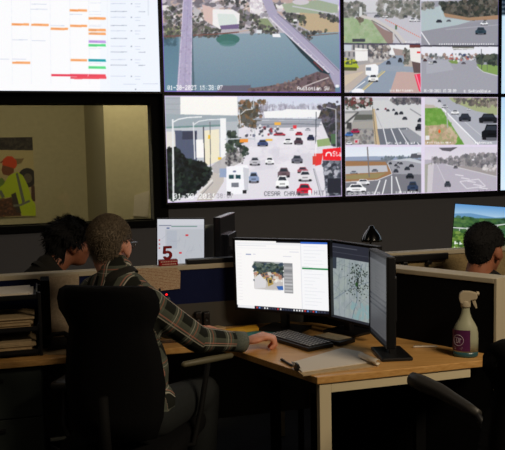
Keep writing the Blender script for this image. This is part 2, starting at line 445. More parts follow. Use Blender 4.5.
# ------------------------------------------------------------------ the video wall
def display(c, r, label, bg, nx=0):
    u0, v0 = P*c+G, (HP if r else 0)*0+(0 if r else -HP)+G
    w, h = P-2*G, HP-2*G
    t = thing('video_display', label, 'screen', wp(u0+w/2, v0-G, 0), 'tiled displays of the video wall')
    bm = BM(); wbox(bm, u0-G*.7, u0+w+G*.7, v0-G*.7, v0+h+G*.7, DW+.012, -.02, .004); obj('housing', bm, M['black_plastic'], t)
    bm = BM(); g = G*.92
    for q in ((u0-g, u0+w+g, v0-g, v0), (u0-g, u0+w+g, v0+h, v0+h+g), (u0-g, u0, v0, v0+h), (u0+w, u0+w+g, v0, v0+h)): wbox(bm, *q, -.019, .006)
    obj('bezel', bm, M['bezel'], t)
    bm = BM(); wbox(bm, u0+w*.3, u0+w*.7, v0+h*.3, v0+h*.7, DW, DW+.012); obj('wall_bracket', bm, M['black_plastic'], t)
    p = Pic(wp(u0, v0, -.001), WU, WZ, w, h, nx or 352, int((nx or 352)*h/w), bg)
    return t, p
def done(t, p, m='screen', edge_glow=None, wpx=3, noise=3.):
    if edge_glow: p.border(edge_glow, wpx)  # rim pixels paint the coloured glow around the display into its picture
    return obj('screen_picture', p.mesh(noise), M[m], t)

# calendar
t, p = display(-2, 1, 'upper left wall display showing a white schedule with orange, green and red bars', (250, 251, 255), 352)
p.grad(-200, -200, 165, 95, (250, 252, 255), (244, 248, 255))
p.set(0, 0, 1); p.poly([(-90, -80), (100, -80), (100, 92), (-90, 92)], (252, 252, 254)); p.poly([(110, -80), (165, -80), (165, 95), (110, 95)], (238, 244, 254), .7)
for x in (-27, -8, 11.5, 30.5, 50, 69.5, 88.5, 107): p.line([(x-.8, -80), (x+1, 84)], .5, (232, 236, 246), .7)
p.set(0, 0, 4.74)
OR, TX = (250, 172, 110), (196, 204, 226)
for x0, y0, x1 in ((55, 116, 138), (148, 118, 232), (240, 137, 322), (58, 297, 144), (330, 50, 412), (332, 123, 412), (334, 285, 412)):
    p.poly([(x0, y0-6), (x1, y0-5), (x1, y0+6), (x0, y0+5)], OR); p.line([(x0+6, y0), (x0+50, y0)], 2, (214, 120, 70), .6)
for x0, y0, x1 in ((145, 44, 225), (330, 68, 390), (240, 121, 305), (58, 188, 132), (150, 192, 216), (0, 279, 45), (58, 279, 124), (150, 20, 220), (-90, 118, -20), (-90, 60, -30)):
    p.line([(x0, y0), (x1, y0+1)], 3, TX, .8)
p.poly([(243, 350), (420, 350), (420, 362), (243, 360)], (236, 74, 96)); p.poly([(333, 363), (420, 362), (420, 374), (333, 372)], (226, 84, 100))
p.set(75, 0, 4.74)
for y, c in ((87, OR), (142, OR), (159, OR), (197, (196, 160, 232)), (214, (96, 224, 138)), (285, (30, 164, 172)), (319, (96, 224, 138)), (357, (240, 76, 94))):
    p.poly([(63, y-6), (144, y-5), (147, y+7), (64, y+6)], c); p.line([(70, y), (104, y)], 2, (110, 110, 120), .4)
p.poly([(-4, 364), (148, 362), (149, 373), (-4, 374)], (240, 84, 98)); p.line([(62, 350), (62, 363)], 1.5, (250, 240, 240))
for y in (15, 55, 69, 120, 126, 155, 230, 300): p.line([(66, y), (124, y)], 2.5, TX, .5)
for i, y in enumerate((18, 55, 82, 121, 146, 182, 219, 246, 282, 308, 360)):
    k = (150, 156, 176) if i % 2 else TX
    p.line([(168, y), (246 if i % 2 else 240, y)], 3, k, .8); p.line([(300 if i % 2 else 282, y+1), (332 if i % 2 else 310, y+1)], 3, k, .8)
    if not i % 2: p.rect(263, y-2, 270, y+3, (130, 136, 160), .8); p.line([(284, y+15), (308, y+15)], 2.5, TX, .8)
p.line([(346, -20), (346, 75)], 5, (222, 228, 238)); p.line([(228, 398), (290, 398)], 3, TX, .8); p.line([(320, 396), (392, 396)], 3, TX, .8); p.rect(284, 420, 289, 425, (120, 124, 140))
done(t, p, edge_glow=(214, 226, 250), wpx=2, noise=1.5)

# river
t, p = display(-1, 1, 'upper middle wall display showing an aerial view of two bridges over a river', (120, 150, 168))
p.set(160, 0, 4.737); p.grad(-10, 150, 900, 440, (136, 158, 172), (104, 132, 152)); p.grad(-10, 150, 90, 430, (88, 122, 142), (96, 134, 156))
p.poly([(-10, -200), (900, -200), (900, 152), (330, 160), (200, 166), (-10, 180)], (178, 174, 182))
TR = [(66, 70, 70), (96, 92, 92), (84, 92, 76), (120, 112, 112), (52, 56, 60)]
p.ell(322, 186, 56, 26, (54, 108, 104)); p.ell(322, 206, 40, 14, (70, 122, 120), .7); p.speck([(20, 165), (80, 165), (80, 215), (20, 215)], [(60, 92, 108)], 60, 8, .5)
LT = [(232, 228, 226), (206, 198, 204), (150, 144, 154), (190, 168, 160), (110, 106, 116)]
p.speck([(-10, -150), (870, -150), (870, 40), (-10, 40)], LT, 700, 18, .9, 1.6); p.speck([(10, 0), (426, 0), (426, 110), (10, 140)], LT, 240, 12, .9, 1.5)
p.speck([(20, 40), (110, 20), (110, 120), (20, 150)], TR, 70, 9); p.poly([(25, 134), (95, 122), (100, 162), (25, 168)], (146, 156, 112)); p.speck([(20, 120), (100, 112), (110, 176), (20, 182)], TR, 80, 8)
p.speck([(148, 100), (290, 118), (280, 172), (150, 176)], TR, 160, 9); p.poly([(160, 30), (200, 60), (190, 110), (160, 110)], (190, 186, 190)); p.speck([(150, 60), (200, 60), (230, 118), (150, 120)], TR, 40, 7)
p.speck([(370, 50), (430, 50), (430, 132), (372, 132)], TR, 90, 9); p.speck([(280, 0), (430, 0), (430, 40), (280, 20)], TR, 40, 9)
p.poly([(200, 22), (262, 40), (250, 120), (210, 96)], (214, 186, 180)); p.poly([(250, 44), (345, 46), (378, 66), (374, 130), (284, 138), (250, 118)], (238, 236, 236)); p.poly([(272, 66), (350, 68), (366, 92), (366, 118), (280, 122)], (214, 224, 220))
p.poly([(284, 122), (374, 114), (374, 136), (290, 140)], (112, 96, 136)); p.line([(20, 172), (150, 168), (290, 160), (374, 152)], 6, (112, 76, 72)); p.line([(374, 150), (426, 142)], 5, (190, 170, 160))
p.line([(152, 160), (160, 430)], 9, (62, 88, 104), .8); p.poly([(120, -200), (155, -200), (153, 200), (150, 432), (80, 432), (93, 250), (106, 100)], (172, 164, 194)); p.line([(112, 0), (100, 200), (86, 430)], 3, (214, 204, 224)); p.line([(151, 0), (150, 200), (147, 430)], 3, (206, 196, 220)); p.line([(134, 0), (126, 200), (116, 430)], 2, (150, 142, 176))
p.speck([(110, 0), (150, 0), (146, 430), (88, 430)], [(190, 180, 206), (150, 140, 170)], 90, 6, .5)
p.poly([(290, 405), (430, 402), (430, 432), (270, 432)], (96, 86, 104), .8)
p.set(250, 0, 4.737)
p.speck([(-10, -100), (400, -100), (400, 90), (-10, 130)], LT, 220, 12, .9, 1.5)
p.poly([(150, 20), (330, 0), (415, 10), (415, 60), (330, 66), (170, 60)], (160, 172, 150)); p.line([(200, 30), (290, 46), (410, 70)], 6, (196, 196, 204)); p.ell(240, 10, 40, 14, (206, 200, 206)); p.poly([(300, -5), (420, -30), (420, 25)], (196, 198, 214))
p.poly([(235, 60), (340, 68), (418, 108), (418, 152), (300, 156), (230, 120)], (190, 170, 140)); p.poly([(40, 88), (90, 88), (130, 146), (40, 150)], (138, 150, 118))
for q, n in (([(155, 60), (258, 76), (262, 122), (180, 100)], 110), ([(330, 58), (418, 80), (418, 112), (330, 82)], 70), ([(190, 118), (300, 150), (380, 140), (280, 196), (230, 170)], 140), ([(0, 60), (60, 90), (60, 160), (0, 160)], 70), ([(90, 22), (120, 22), (120, 56), (90, 56)], 30), ([(40, 120), (130, 130), (130, 160), (40, 160)], 50)): p.speck(q, TR, n, 8)
p.rect(205, 92, 222, 102, (236, 236, 236)); p.poly([(0, 0), (56, 0), (66, 60), (0, 60)], (240, 238, 238)); p.speck([(0, 0), (56, 0), (66, 60), (0, 60)], [(200, 190, 200), (226, 220, 224)], 30, 8)
p.poly([(105, 160), (140, 160), (146, 176), (108, 176)], (240, 240, 244)); p.rect(30, 142, 56, 158, (220, 222, 228)); p.line([(80, 80), (126, 140)], 6, (190, 188, 194)); p.line([(270, 170), (416, 158)], 4, (120, 100, 92))
p.poly([(160, 155), (190, 165), (386, 340), (360, 362), (330, 340), (240, 250)], (40, 56, 66)); p.line([(300, 290), (345, 335)], 6, (120, 60, 66))
p.poly([(40, -40), (86, -40), (130, 60), (190, 112), (310, 220), (425, 332), (425, 410), (398, 410), (376, 346), (270, 254), (165, 155), (92, 84)], (170, 164, 188)); p.line([(92, 84), (165, 155), (270, 252), (372, 344)], 6, (222, 214, 226)); p.line([(130, 66), (190, 116), (310, 226), (420, 336)], 4, (122, 120, 140)); p.line([(110, 74), (230, 190), (398, 352)], 2, (206, 200, 214))
for k in range(6): p.rect(196+k*30, 178+k*27, 202+k*30, 182+k*27, (235, 235, 240))
p.poly([(-10, 418), (100, 404), (200, 384), (320, 338), (372, 352), (398, 400), (404, 436), (-10, 436)], (112, 94, 100)); p.speck([(-10, 418), (100, 404), (320, 340), (396, 400), (404, 436), (-10, 436)], [(80, 66, 72), (140, 118, 112), (96, 84, 84)], 260, 7); p.line([(250, 412), (300, 392), (372, 366)], 5, (200, 190, 188)); p.rect(404, 400, 420, 414, (240, 240, 244))
p.set(160, 0, 4.737); p.text(36, 403, '01-30-2023 15:38:07', 21, (255, 255, 255), 1, .77)
p.set(250, 0, 4.737); p.text(224, 408, 'Austonian SW', 18, (255, 255, 255), 1, .82)
done(t, p, edge_glow=(126, 84, 214), wpx=3)

# avenue
t, p = display(-1, 0, 'lower middle wall display showing a busy avenue with a white truck and red store sign', (224, 220, 228))
p.set(250, 95, 4.09); p.grad(-300, -10, 380, 110, (206, 212, 232), (226, 228, 236))
TW = [(70, 66, 80), (104, 98, 112), (52, 56, 58), (86, 78, 70)]
p.speck([(-60, 30), (60, 20), (70, 100), (-60, 120)], [(70, 62, 50), (110, 84, 58), (84, 90, 90), (150, 110, 84)], 160, 9); p.speck([(40, 40), (300, 40), (300, 70), (40, 70)], [(190, 188, 204), (160, 158, 172)], 120, 8, .5)
for k in range(26):
    x = random.uniform(20, 300); p.line([(x, 95), (x+random.uniform(-14, 14), random.uniform(20, 50))], 1.6, (120, 112, 130), .6)
p.poly([(280, 60), (372, 40), (372, 210), (300, 190), (270, 130)], (92, 92, 104)); p.speck([(280, 50), (372, 20), (372, 215), (280, 190)], TW, 220, 10)
p.poly([(-130, 110), (290, 106), (330, 200), (330, 440), (-330, 440)], (226, 222, 230)); p.speck([(-20, 140), (270, 140), (280, 300), (-60, 300)], [(236, 232, 238), (216, 212, 222)], 120, 22, .5, 2)
p.poly([(55, 68), (134, 64), (150, 58), (290, 62), (280, 92), (60, 94)], (244, 244, 244)); p.line([(-30, 98), (292, 102)], 7, (150, 156, 168)); p.line([(-30, 122), (200, 118), (292, 122)], 4, (126, 132, 142)); p.poly([(0, 104), (290, 106), (280, 132), (0, 136)], (120, 126, 138), .6)
p.line([(14, 0), (20, 190)], 4, (200, 206, 210)); p.line([(270, 70), (268, 200)], 3, (60, 66, 76))
p.speck([(0, 125), (120, 125), (110, 170), (-30, 170)], [(150, 40, 50), (90, 96, 120), (240, 240, 240), (60, 60, 70)], 50, 6)
for a in ((120, 160, 48, 14, (190, 60, 76)), (200, 158, 30, 16, (196, 40, 60)), (155, 188, 36, 26, (244, 244, 246)), (198, 188, 36, 30, (80, 64, 76)), (52, 196, 44, 28, (62, 80, 124)), (248, 174, 30, 24, (38, 44, 76)), (192, 262, 46, 34, (104, 104, 118)), (80, 268, 36, 32, (246, 246, 248)), (20, 270, 44, 36, (196, 194, 202)), (215, 306, 44, 26, (166, 92, 104)), (138, 316, 50, 42, (112, 92, 100)), (15, 336, 44, 46, (140, 156, 190)), (225, 330, 56, 46, (230, 226, 230)), (132, 354, 54, 56, (250, 250, 250)), (222, 384, 62, 48, (220, 40, 66)), (170, 140, 20, 10, (240, 240, 240)), (236, 140, 22, 10, (200, 200, 210))): p.car(*a)
p.rect(64, 180, 92, 188, (236, 190, 90)); p.rect(100, 112, 126, 124, (240, 180, 80)); p.rect(176, 124, 190, 138, (226, 60, 70))
p.poly([(272, 184), (322, 176), (330, 206), (276, 212)], (150, 172, 120)); p.poly([(296, 268), (372, 268), (372, 428), (312, 428)], (84, 88, 100)); p.speck([(300, 268), (372, 268), (372, 426), (316, 426)], [(50, 52, 62), (130, 134, 146), (190, 190, 200), (66, 70, 80)], 110, 10)
p.rect(316, 340, 372, 400, (44, 46, 56)); p.line([(262, 300), (300, 424)], 5, (190, 190, 200)); p.line([(258, 300), (292, 424)], 2, (110, 112, 122)); p.poly([(262, 240), (298, 238), (290, 284), (266, 290)], (232, 62, 60)); p.rect(255, 250, 268, 285, (214, 70, 60)); p.line([(270, 190), (268, 250)], 3, (250, 250, 250))
p.poly([(296, 222), (374, 214), (374, 268), (298, 266)], (238, 40, 50)); p.line([(310, 250), (312, 238), (322, 234), (330, 238), (332, 250)], 5, (255, 255, 255)); p.text(338, 230, 'Sta', 20, (255, 255, 255), 1, .7); p.rect(330, 160, 350, 200, (80, 110, 80)); p.line([(350, 60), (352, 214)], 4, (190, 190, 200)); p.line([(310, 50), (350, 60)], 3, (200, 200, 210))
p.set(160, 95, 4.09)
p.poly([(20, 0), (318, 0), (322, 100), (322, 170), (290, 280), (20, 280)], (196, 200, 206)); p.poly([(20, 0), (86, 0), (86, 80), (20, 80)], (170, 176, 184))
for y in (16, 38, 60): p.line([(24, y), (84, y)], 2, (150, 156, 164))
p.poly([(84, 8), (316, 8), (318, 84), (84, 80)], (248, 246, 242)); p.poly([(20, 78), (318, 86), (320, 128), (20, 136)], (158, 170, 178)); p.line([(20, 134), (318, 122)], 7, (110, 142, 142))
p.poly([(60, 146), (152, 146), (152, 268), (62, 262)], (84, 92, 116)); p.poly([(92, 150), (150, 150), (150, 182), (92, 182)], (60, 64, 84)); p.poly([(24, 150), (62, 150), (66, 230), (24, 230)], (226, 222, 216)); p.poly([(148, 182), (180, 182), (180, 256), (150, 256)], (250, 248, 246)); p.poly([(182, 146), (242, 140), (244, 268), (184, 292)], (240, 232, 206)); p.poly([(246, 96), (270, 96), (272, 290), (250, 292)], (244, 244, 244)); p.poly([(270, 110), (320, 108), (310, 170), (272, 172)], (180, 186, 192))
p.line([(178, 130), (184, 290)], 4, (60, 60, 70)); p.line([(205, 110), (208, 335)], 3, (96, 98, 104)); p.rect(197, 164, 206, 180, (236, 190, 60)); p.rect(238, 254, 252, 264, (236, 190, 60))
p.speck([(284, 130), (340, 190), (366, 240), (310, 270), (270, 240)], [(44, 58, 52), (70, 84, 70), (34, 44, 44)], 160, 10); p.speck([(326, 60), (389, 60), (389, 130), (326, 130)], [(70, 66, 56), (120, 96, 72), (90, 92, 90)], 90, 9)
p.poly([(210, 290), (280, 240), (330, 230), (345, 270), (280, 300), (225, 330)], (176, 172, 172), .8); p.speck([(270, 220), (350, 220), (340, 280), (270, 290)], [(60, 60, 66), (120, 116, 116)], 60, 6)
p.poly([(204, 310), (262, 330), (262, 352), (214, 430), (150, 432)], (198, 190, 184)); p.rect(244, 300, 272, 336, (150, 166, 196)); p.line([(265, 182), (330, 178), (389, 180)], 5, (196, 200, 206)); p.rect(326, 180, 360, 194, (240, 150, 60)); p.line([(324, 60), (330, 130)], 3, (220, 224, 226)); p.line([(330, 80), (350, 62), (380, 58)], 3, (220, 224, 226))
p.poly([(26, 222), (66, 210), (108, 258), (168, 272), (208, 300), (204, 346), (140, 402), (60, 428), (26, 424)], (26, 34, 34)); p.speck([(26, 222), (66, 210), (108, 258), (168, 272), (212, 300), (204, 352), (140, 405), (60, 430), (26, 424)], [(18, 26, 26), (42, 56, 48), (34, 40, 44), (14, 18, 20)], 380, 9)
p.line([(216, 346), (150, 408)], 8, (226, 222, 220)); p.line([(218, 356), (166, 412)], 3, (140, 136, 140))
p.line([(53, 100), (56, 432)], 7, (232, 234, 236)); p.line([(54, 112), (76, 100), (112, 93), (172, 90)], 5, (236, 238, 240)); p.line([(137, 112), (143, 262)], 5, (226, 228, 232)); p.line([(138, 122), (160, 108), (196, 102), (246, 100)], 4, (230, 232, 236))
p.poly([(272, 292), (356, 286), (364, 300), (364, 386), (346, 404), (272, 406)], (246, 246, 250)); p.poly([(340, 296), (364, 300), (362, 388), (346, 400)], (206, 206, 214)); p.rect(282, 326, 330, 342, (40, 74, 82)); p.rect(302, 326, 310, 342, (220, 220, 224)); p.rect(292, 358, 322, 376, (120, 124, 134)); p.rect(274, 394, 290, 410, (36, 36, 42)); p.rect(338, 388, 354, 402, (36, 36, 42)); p.ell(305, 312, 7, 4, (110, 120, 150))
p.text(56, 402, '01-30-2023', 21, (255, 255, 255), 1, .95); p.text(190, 402, '15:38:07', 18, (150, 146, 154), .8, .9)
p.set(250, 95, 4.09); p.text(58, 393, 'CESAR CHAVEZ', 18, (96, 96, 104), .9, .88); p.rect(238, 388, 250, 408, (240, 240, 244)); p.text(262, 390, 'HIT', 17, (120, 116, 126), .8)
done(t, p, edge_glow=(214, 190, 236), wpx=3)

# four upper traffic cameras
t, p = display(0, 1, 'upper right wall display split into four traffic camera views', (170, 170, 176))
GT = [(104, 106, 98), (128, 128, 120), (90, 94, 90), (150, 146, 142)]
p.set(340, 0, 4.737); p.clip([(0, -220), (384, -220), (384, 204), (0, 204)])
p.grad(0, -220, 384, 60, (226, 226, 230), (206, 206, 210)); p.poly([(0, 70), (384, 60), (384, 210), (0, 210)], (196, 194, 202)); p.speck([(10, 16), (110, 10), (130, 80), (10, 90)], GT, 120, 11, .7); p.speck([(180, 6), (384, 0), (384, 84), (180, 80)], GT, 220, 11, .65); p.poly([(92, 34), (104, 34), (106, 80), (92, 80)], (214, 214, 214))
p.poly([(0, 84), (146, 92), (205, 140), (240, 206), (0, 206)], (158, 178, 140)); p.speck([(0, 84), (146, 92), (205, 140), (240, 206), (0, 206)], [(146, 168, 128), (172, 184, 156)], 120, 12, .5); p.poly([(150, 100), (210, 140), (260, 160), (250, 206), (225, 206)], (150, 128, 124)); p.rect(60, 184, 120, 198, (70, 72, 80)); p.speck([(80, 84), (112, 84), (108, 104), (86, 104)], [(110, 100, 90)], 20, 7); p.line([(96, 95), (96, 120)], 3, (110, 100, 92)); p.rect(14, 170, 22, 192, (226, 214, 120))
p.line([(100, 76), (170, 96), (215, 122), (262, 150), (310, 205)], 13, (206, 200, 196)); p.line([(150, 96), (215, 132), (256, 160), (290, 206)], 4, (120, 112, 112)); p.rect(250, 150, 259, 190, (200, 196, 194)); p.rect(262, 120, 270, 140, (80, 110, 80))
for k in range(20): p.line([(216+k*9, 92+k*4.6), (220+k*9, 97+k*4.6)], 4, (224, 112, 90), .9)
for a in ((176, 76, 30, 14, (120, 120, 128)), (214, 78, 26, 12, (236, 236, 236)), (345, 94, 34, 18, (236, 236, 240)), (310, 78, 20, 12, (90, 90, 96)), (378, 96, 26, 14, (220, 220, 224))): p.car(*a)
p.marks(310, 194, 60, 8, (240, 240, 240), .7)
p.clip([(0, 212), (386, 212), (386, 440), (0, 440)])
p.rect(0, 205, 390, 260, (238, 238, 240)); p.poly([(0, 205), (232, 205), (236, 285), (0, 320)], (168, 164, 164))
for x in range(18, 230, 22): p.rect(x, 212, x+9, 236, (96, 98, 104)); p.rect(x, 246, x+9, 268, (110, 110, 116))
p.poly([(72, 226), (132, 232), (132, 286), (74, 290)], (240, 238, 236)); p.line([(0, 240), (236, 240)], 4, (206, 200, 196)); p.poly([(10, 205), (56, 205), (56, 240), (10, 240)], (200, 206, 214)); p.speck([(140, 210), (236, 220), (236, 286), (140, 290)], [(80, 80, 86), (206, 200, 196), (130, 120, 116)], 90, 9)
p.poly([(0, 320), (230, 288), (250, 262), (300, 262), (390, 330), (390, 440), (0, 440)], (188, 176, 168)); p.poly([(40, 440), (195, 300), (262, 262), (300, 262), (310, 300), (290, 330), (240, 440)], (146, 158, 174)); p.poly([(180, 306), (384, 318), (384, 344), (180, 332)], (152, 162, 176)); p.poly([(0, 360), (118, 336), (20, 410), (0, 420)], (206, 190, 170))
p.line([(96, 440), (214, 336)], 4, (232, 204, 120)); p.line([(88, 438), (204, 334)], 2, (232, 204, 120)); p.line([(70, 420), (120, 384)], 4, (240, 240, 244)); p.poly([(268, 340), (362, 342), (372, 440), (236, 440)], (196, 168, 162)); p.poly([(250, 228), (330, 240), (320, 300), (300, 262), (262, 262)], (166, 150, 146)); p.rect(304, 226, 312, 300, (90, 70, 66)); p.speck([(300, 226), (330, 226), (330, 300), (300, 300)], GT, 30, 8)
p.poly([(330, 222), (390, 222), (390, 318), (356, 306), (334, 284)], (236, 232, 228)); p.rect(330, 210, 390, 226, (110, 64, 62)); p.rect(364, 244, 384, 252, (226, 60, 60)); p.poly([(340, 290), (390, 300), (390, 345), (350, 345)], (100, 84, 84)); p.poly([(352, 352), (390, 346), (390, 440), (374, 430)], (236, 58, 92)); p.line([(360, 352), (384, 430)], 5, (250, 150, 170))
p.poly([(12, 290), (70, 280), (92, 320), (60, 332), (14, 334)], (172, 186, 60)); p.rect(14, 318, 80, 334, (84, 90, 60)); p.rect(30, 290, 60, 306, (90, 104, 80)); p.speck([(12, 275), (60, 275), (90, 300), (12, 300)], [(60, 70, 60), (200, 200, 60)], 20, 6)
p.poly([(122, 308), (168, 302), (182, 314), (182, 352), (150, 362), (122, 352)], (244, 244, 246)); p.rect(124, 318, 148, 334, (120, 130, 146)); p.car(158, 368, 48, 38, (246, 246, 246)); p.car(230, 296, 22, 18, (70, 76, 90)); p.car(285, 284, 20, 22, (60, 62, 70)); p.car(258, 270, 16, 10, (110, 110, 116)); p.ell(86, 432, 30, 14, (246, 246, 250))
p.marks(236, 421, 110, 12, (244, 244, 244), .8); p.marks(20, 424, 60, 10, (230, 230, 230), .6)
p.clip(); p.poly([(0, 204), (390, 206), (390, 212), (0, 211)], (70, 66, 90))
p.set(420, 0, 4.737); p.poly([(0, -220), (7, -220), (9, 440), (3, 440)], (200, 198, 214))
p.clip([(7, -220), (372, -220), (372, 214), (7, 214)]); p.grad(0, -220, 372, 10, (224, 226, 234), (214, 216, 224)); p.poly([(0, 8), (372, -6), (372, 220), (0, 220)], (156, 156, 166)); p.poly([(0, 50), (100, 28), (120, 84), (240, 100), (110, 140), (0, 170)], (178, 192, 196)); p.poly([(96, 26), (372, 0), (372, 92), (230, 98), (120, 76)], (78, 76, 72)); p.speck([(96, 14), (372, -14), (372, 88), (240, 92), (120, 70)], [(62, 66, 60), (92, 86, 78), (50, 54, 52), (112, 108, 100)], 420, 10); p.poly([(110, 62), (230, 84), (372, 72), (372, 92), (230, 98), (118, 80)], (166, 134, 108)); p.speck([(0, 20), (60, 10), (70, 40), (0, 44)], GT, 50, 9)
p.poly([(0, 150), (240, 108), (372, 92), (372, 220), (0, 220)], (150, 150, 160)); p.line([(4, 150), (46, 212)], 5, (240, 240, 244)); p.line([(120, 140), (372, 118)], 3, (176, 176, 186)); p.car(90, 100, 28, 15, (50, 52, 60)); p.car(136, 98, 22, 10, (110, 112, 120)); p.car(303, 110, 36, 20, (240, 240, 244)); p.car(287, 146, 52, 36, (52, 70, 84)); p.line([(90, 28), (110, 100)], 3, (190, 200, 204))
for k in range(24): p.rect(90+k*11, 206, 96+k*11, 212, (236, 236, 240), .9)
p.clip([(7, 222), (372, 222), (372, 446), (7, 446)]); p.rect(0, 215, 380, 270, (232, 232, 240)); p.poly([(0, 262), (372, 268), (372, 446), (0, 446)], (162, 162, 172)); p.speck([(0, 256), (372, 258), (372, 282), (0, 278)], [(84, 90, 92), (120, 122, 124), (150, 120, 110), (230, 230, 234)], 170, 8); p.poly([(130, 286), (184, 284), (176, 302), (150, 300)], (126, 150, 84)); p.poly([(266, 304), (372, 308), (372, 356), (290, 336)], (132, 160, 92)); p.speck([(268, 262), (372, 262), (372, 306), (268, 300)], [(70, 80, 70), (90, 96, 84), (50, 58, 54)], 120, 10); p.line([(268, 316), (300, 340), (372, 360)], 3, (214, 214, 220)); p.poly([(30, 290), (130, 280), (160, 330), (30, 350)], (176, 178, 188), .7)
for a in ((52, 296, 24, 14, (240, 240, 240)), (70, 292, 20, 12, (60, 60, 70)), (206, 298, 22, 10, (110, 100, 110)), (24, 284, 18, 14, (90, 60, 60)), (36, 270, 16, 10, (220, 220, 226))): p.car(*a)
p.line([(290, 232), (292, 328)], 3, (70, 74, 80)); p.line([(316, 270), (318, 336)], 2, (90, 94, 96)); p.poly([(150, 220), (258, 220), (252, 234), (158, 236)], (120, 120, 112)); p.line([(156, 231), (252, 231)], 4, (250, 250, 250)); p.speck([(140, 250), (240, 258), (240, 290), (140, 290)], [(60, 70, 110), (190, 100, 90), (240, 240, 240)], 30, 6)
p.text(20, 422, '01-30-2023 15:38:09', 13, (250, 250, 250), 1, .72); p.text(176, 424, '   E Springdale', 13, (250, 250, 250), 1, .95)
p.clip(); p.poly([(0, 214), (372, 214), (372, 221), (0, 221)], (60, 58, 70))
done(t, p, edge_glow=(110, 100, 170), wpx=2)

# four lower traffic cameras
t, p = display(0, 0, 'lower right wall display split into four traffic camera views', (190, 190, 194))
p.set(340, 95, 4.286); p.clip([(0, 0), (360, 0), (360, 213), (0, 213)])
p.rect(0, 0, 370, 220, (208, 208, 210)); p.rect(0, 0, 370, 24, (226, 226, 230)); p.speck([(22, 14), (140, 14), (130, 56), (22, 62)], [(60, 70, 60), (110, 60, 60), (90, 96, 90), (44, 50, 50), (206, 200, 200)], 130, 9); p.speck([(220, 12), (358, 12), (358, 40), (220, 36)], [(96, 90, 96), (130, 126, 126), (70, 72, 80)], 90, 9); p.rect(140, 12, 210, 24, (200, 200, 206))
p.poly([(22, 70), (140, 66), (152, 210), (22, 214)], (150, 150, 150)); p.poly([(22, 80), (70, 78), (50, 130), (22, 140)], (196, 194, 192)); p.line([(22, 124), (80, 74)], 8, (90, 90, 92)); p.poly([(70, 84), (140, 84), (142, 106), (60, 108)], (96, 98, 92)); p.poly([(54, 116), (142, 112), (146, 142), (50, 146)], (166, 162, 156)); p.rect(30, 118, 50, 150, (70, 68, 70)); p.speck([(22, 150), (148, 148), (150, 210), (22, 210)], [(130, 126, 124), (170, 164, 160), (110, 106, 110)], 90, 8)
p.car(66, 155, 38, 20, (176, 40, 80)); p.car(40, 168, 34, 20, (70, 120, 190)); p.car(40, 206, 26, 14, (240, 240, 244)); p.rect(62, 190, 82, 208, (206, 190, 190)); p.rect(66, 194, 76, 204, (200, 60, 80)); p.poly([(138, 60), (150, 60), (172, 214), (150, 214)], (200, 178, 142)); p.line([(140, 50), (156, 214)], 3, (110, 104, 100))
p.poly([(160, 146), (290, 140), (358, 190), (358, 214), (172, 214)], (112, 116, 126)); [p.line([(186+k*33, 144), (202+k*46, 214)], 4, (240, 240, 244)) for k in range(4)]; p.poly([(258, 150), (300, 146), (358, 186), (358, 206), (300, 200)], (150, 152, 160))
p.line([(300, 60), (358, 96)], 5, (150, 150, 156)); p.line([(150, 70), (180, 140)], 3, (180, 180, 184))
for a in ((206, 66, 14, 10, (60, 60, 66)), (230, 64, 12, 10, (80, 80, 90)), (242, 79, 16, 14, (40, 44, 54)), (263, 77, 18, 14, (48, 50, 58)), (278, 100, 22, 14, (70, 72, 80)), (345, 108, 26, 18, (50, 54, 62)), (342, 138, 38, 30, (34, 38, 46)), (196, 60, 10, 8, (160, 40, 60)), (162, 62, 12, 8, (90, 94, 100))): p.car(*a)
p.marks(205, 200, 20, 10, (250, 250, 250), 1); p.marks(280, 200, 40, 10, (250, 250, 250), .9); p.marks(236, 200, 26, 10, (250, 250, 250), .9)
p.clip([(0, 222), (360, 222), (360, 440), (0, 440)]); p.grad(0, 218, 370, 268, (222, 228, 240), (232, 236, 244)); p.poly([(0, 266), (130, 262), (300, 264), (370, 262), (370, 290), (0, 284)], (150, 162, 186)); p.speck([(180, 264), (340, 262), (340, 278), (180, 280)], [(96, 110, 116), (120, 130, 140)], 80, 6); p.poly([(306, 252), (360, 246), (360, 268), (300, 270)], (90, 92, 100)); p.rect(330, 246, 352, 256, (200, 200, 206))
p.poly([(0, 282), (360, 276), (360, 440), (0, 440)], (122, 122, 130)); p.poly([(0, 282), (196, 286), (224, 336), (160, 362), (0, 374)], (158, 118, 84)); p.poly([(0, 306), (200, 300), (206, 328), (0, 340)], (190, 190, 196)); p.poly([(0, 346), (200, 332), (160, 356), (0, 362)], (150, 136, 96)); p.line([(0, 374), (160, 364), (224, 338), (204, 290)], 3, (220, 220, 226)); p.poly([(204, 284), (300, 276), (358, 290), (358, 340), (230, 338)], (160, 160, 168)); p.poly([(206, 282), (300, 270), (360, 286), (360, 296), (290, 282)], (196, 200, 206))
for a, b in (((172, 364), (146, 432)), ((198, 362), (180, 432)), ((222, 346), (222, 432)), ((240, 350), (262, 420))): p.line([a, b], 5, (238, 238, 240))
for a in ((60, 330, 34, 12, (170, 176, 186)), (150, 322, 28, 12, (120, 120, 130)), (216, 292, 14, 10, (60, 62, 70)), (240, 300, 14, 10, (60, 62, 70)), (250, 290, 12, 8, (90, 90, 98)), (262, 292, 16, 10, (80, 80, 88)), (240, 324, 22, 16, (60, 64, 74)), (288, 314, 24, 16, (52, 56, 66)), (306, 302, 22, 14, (56, 58, 66)), (250, 308, 14, 10, (120, 122, 130)), (300, 346, 34, 24, (34, 38, 46)), (312, 390, 46, 44, (50, 64, 92)), (100, 372, 56, 26, (240, 240, 244)), (70, 398, 84, 38, (248, 248, 250))): p.car(*a)
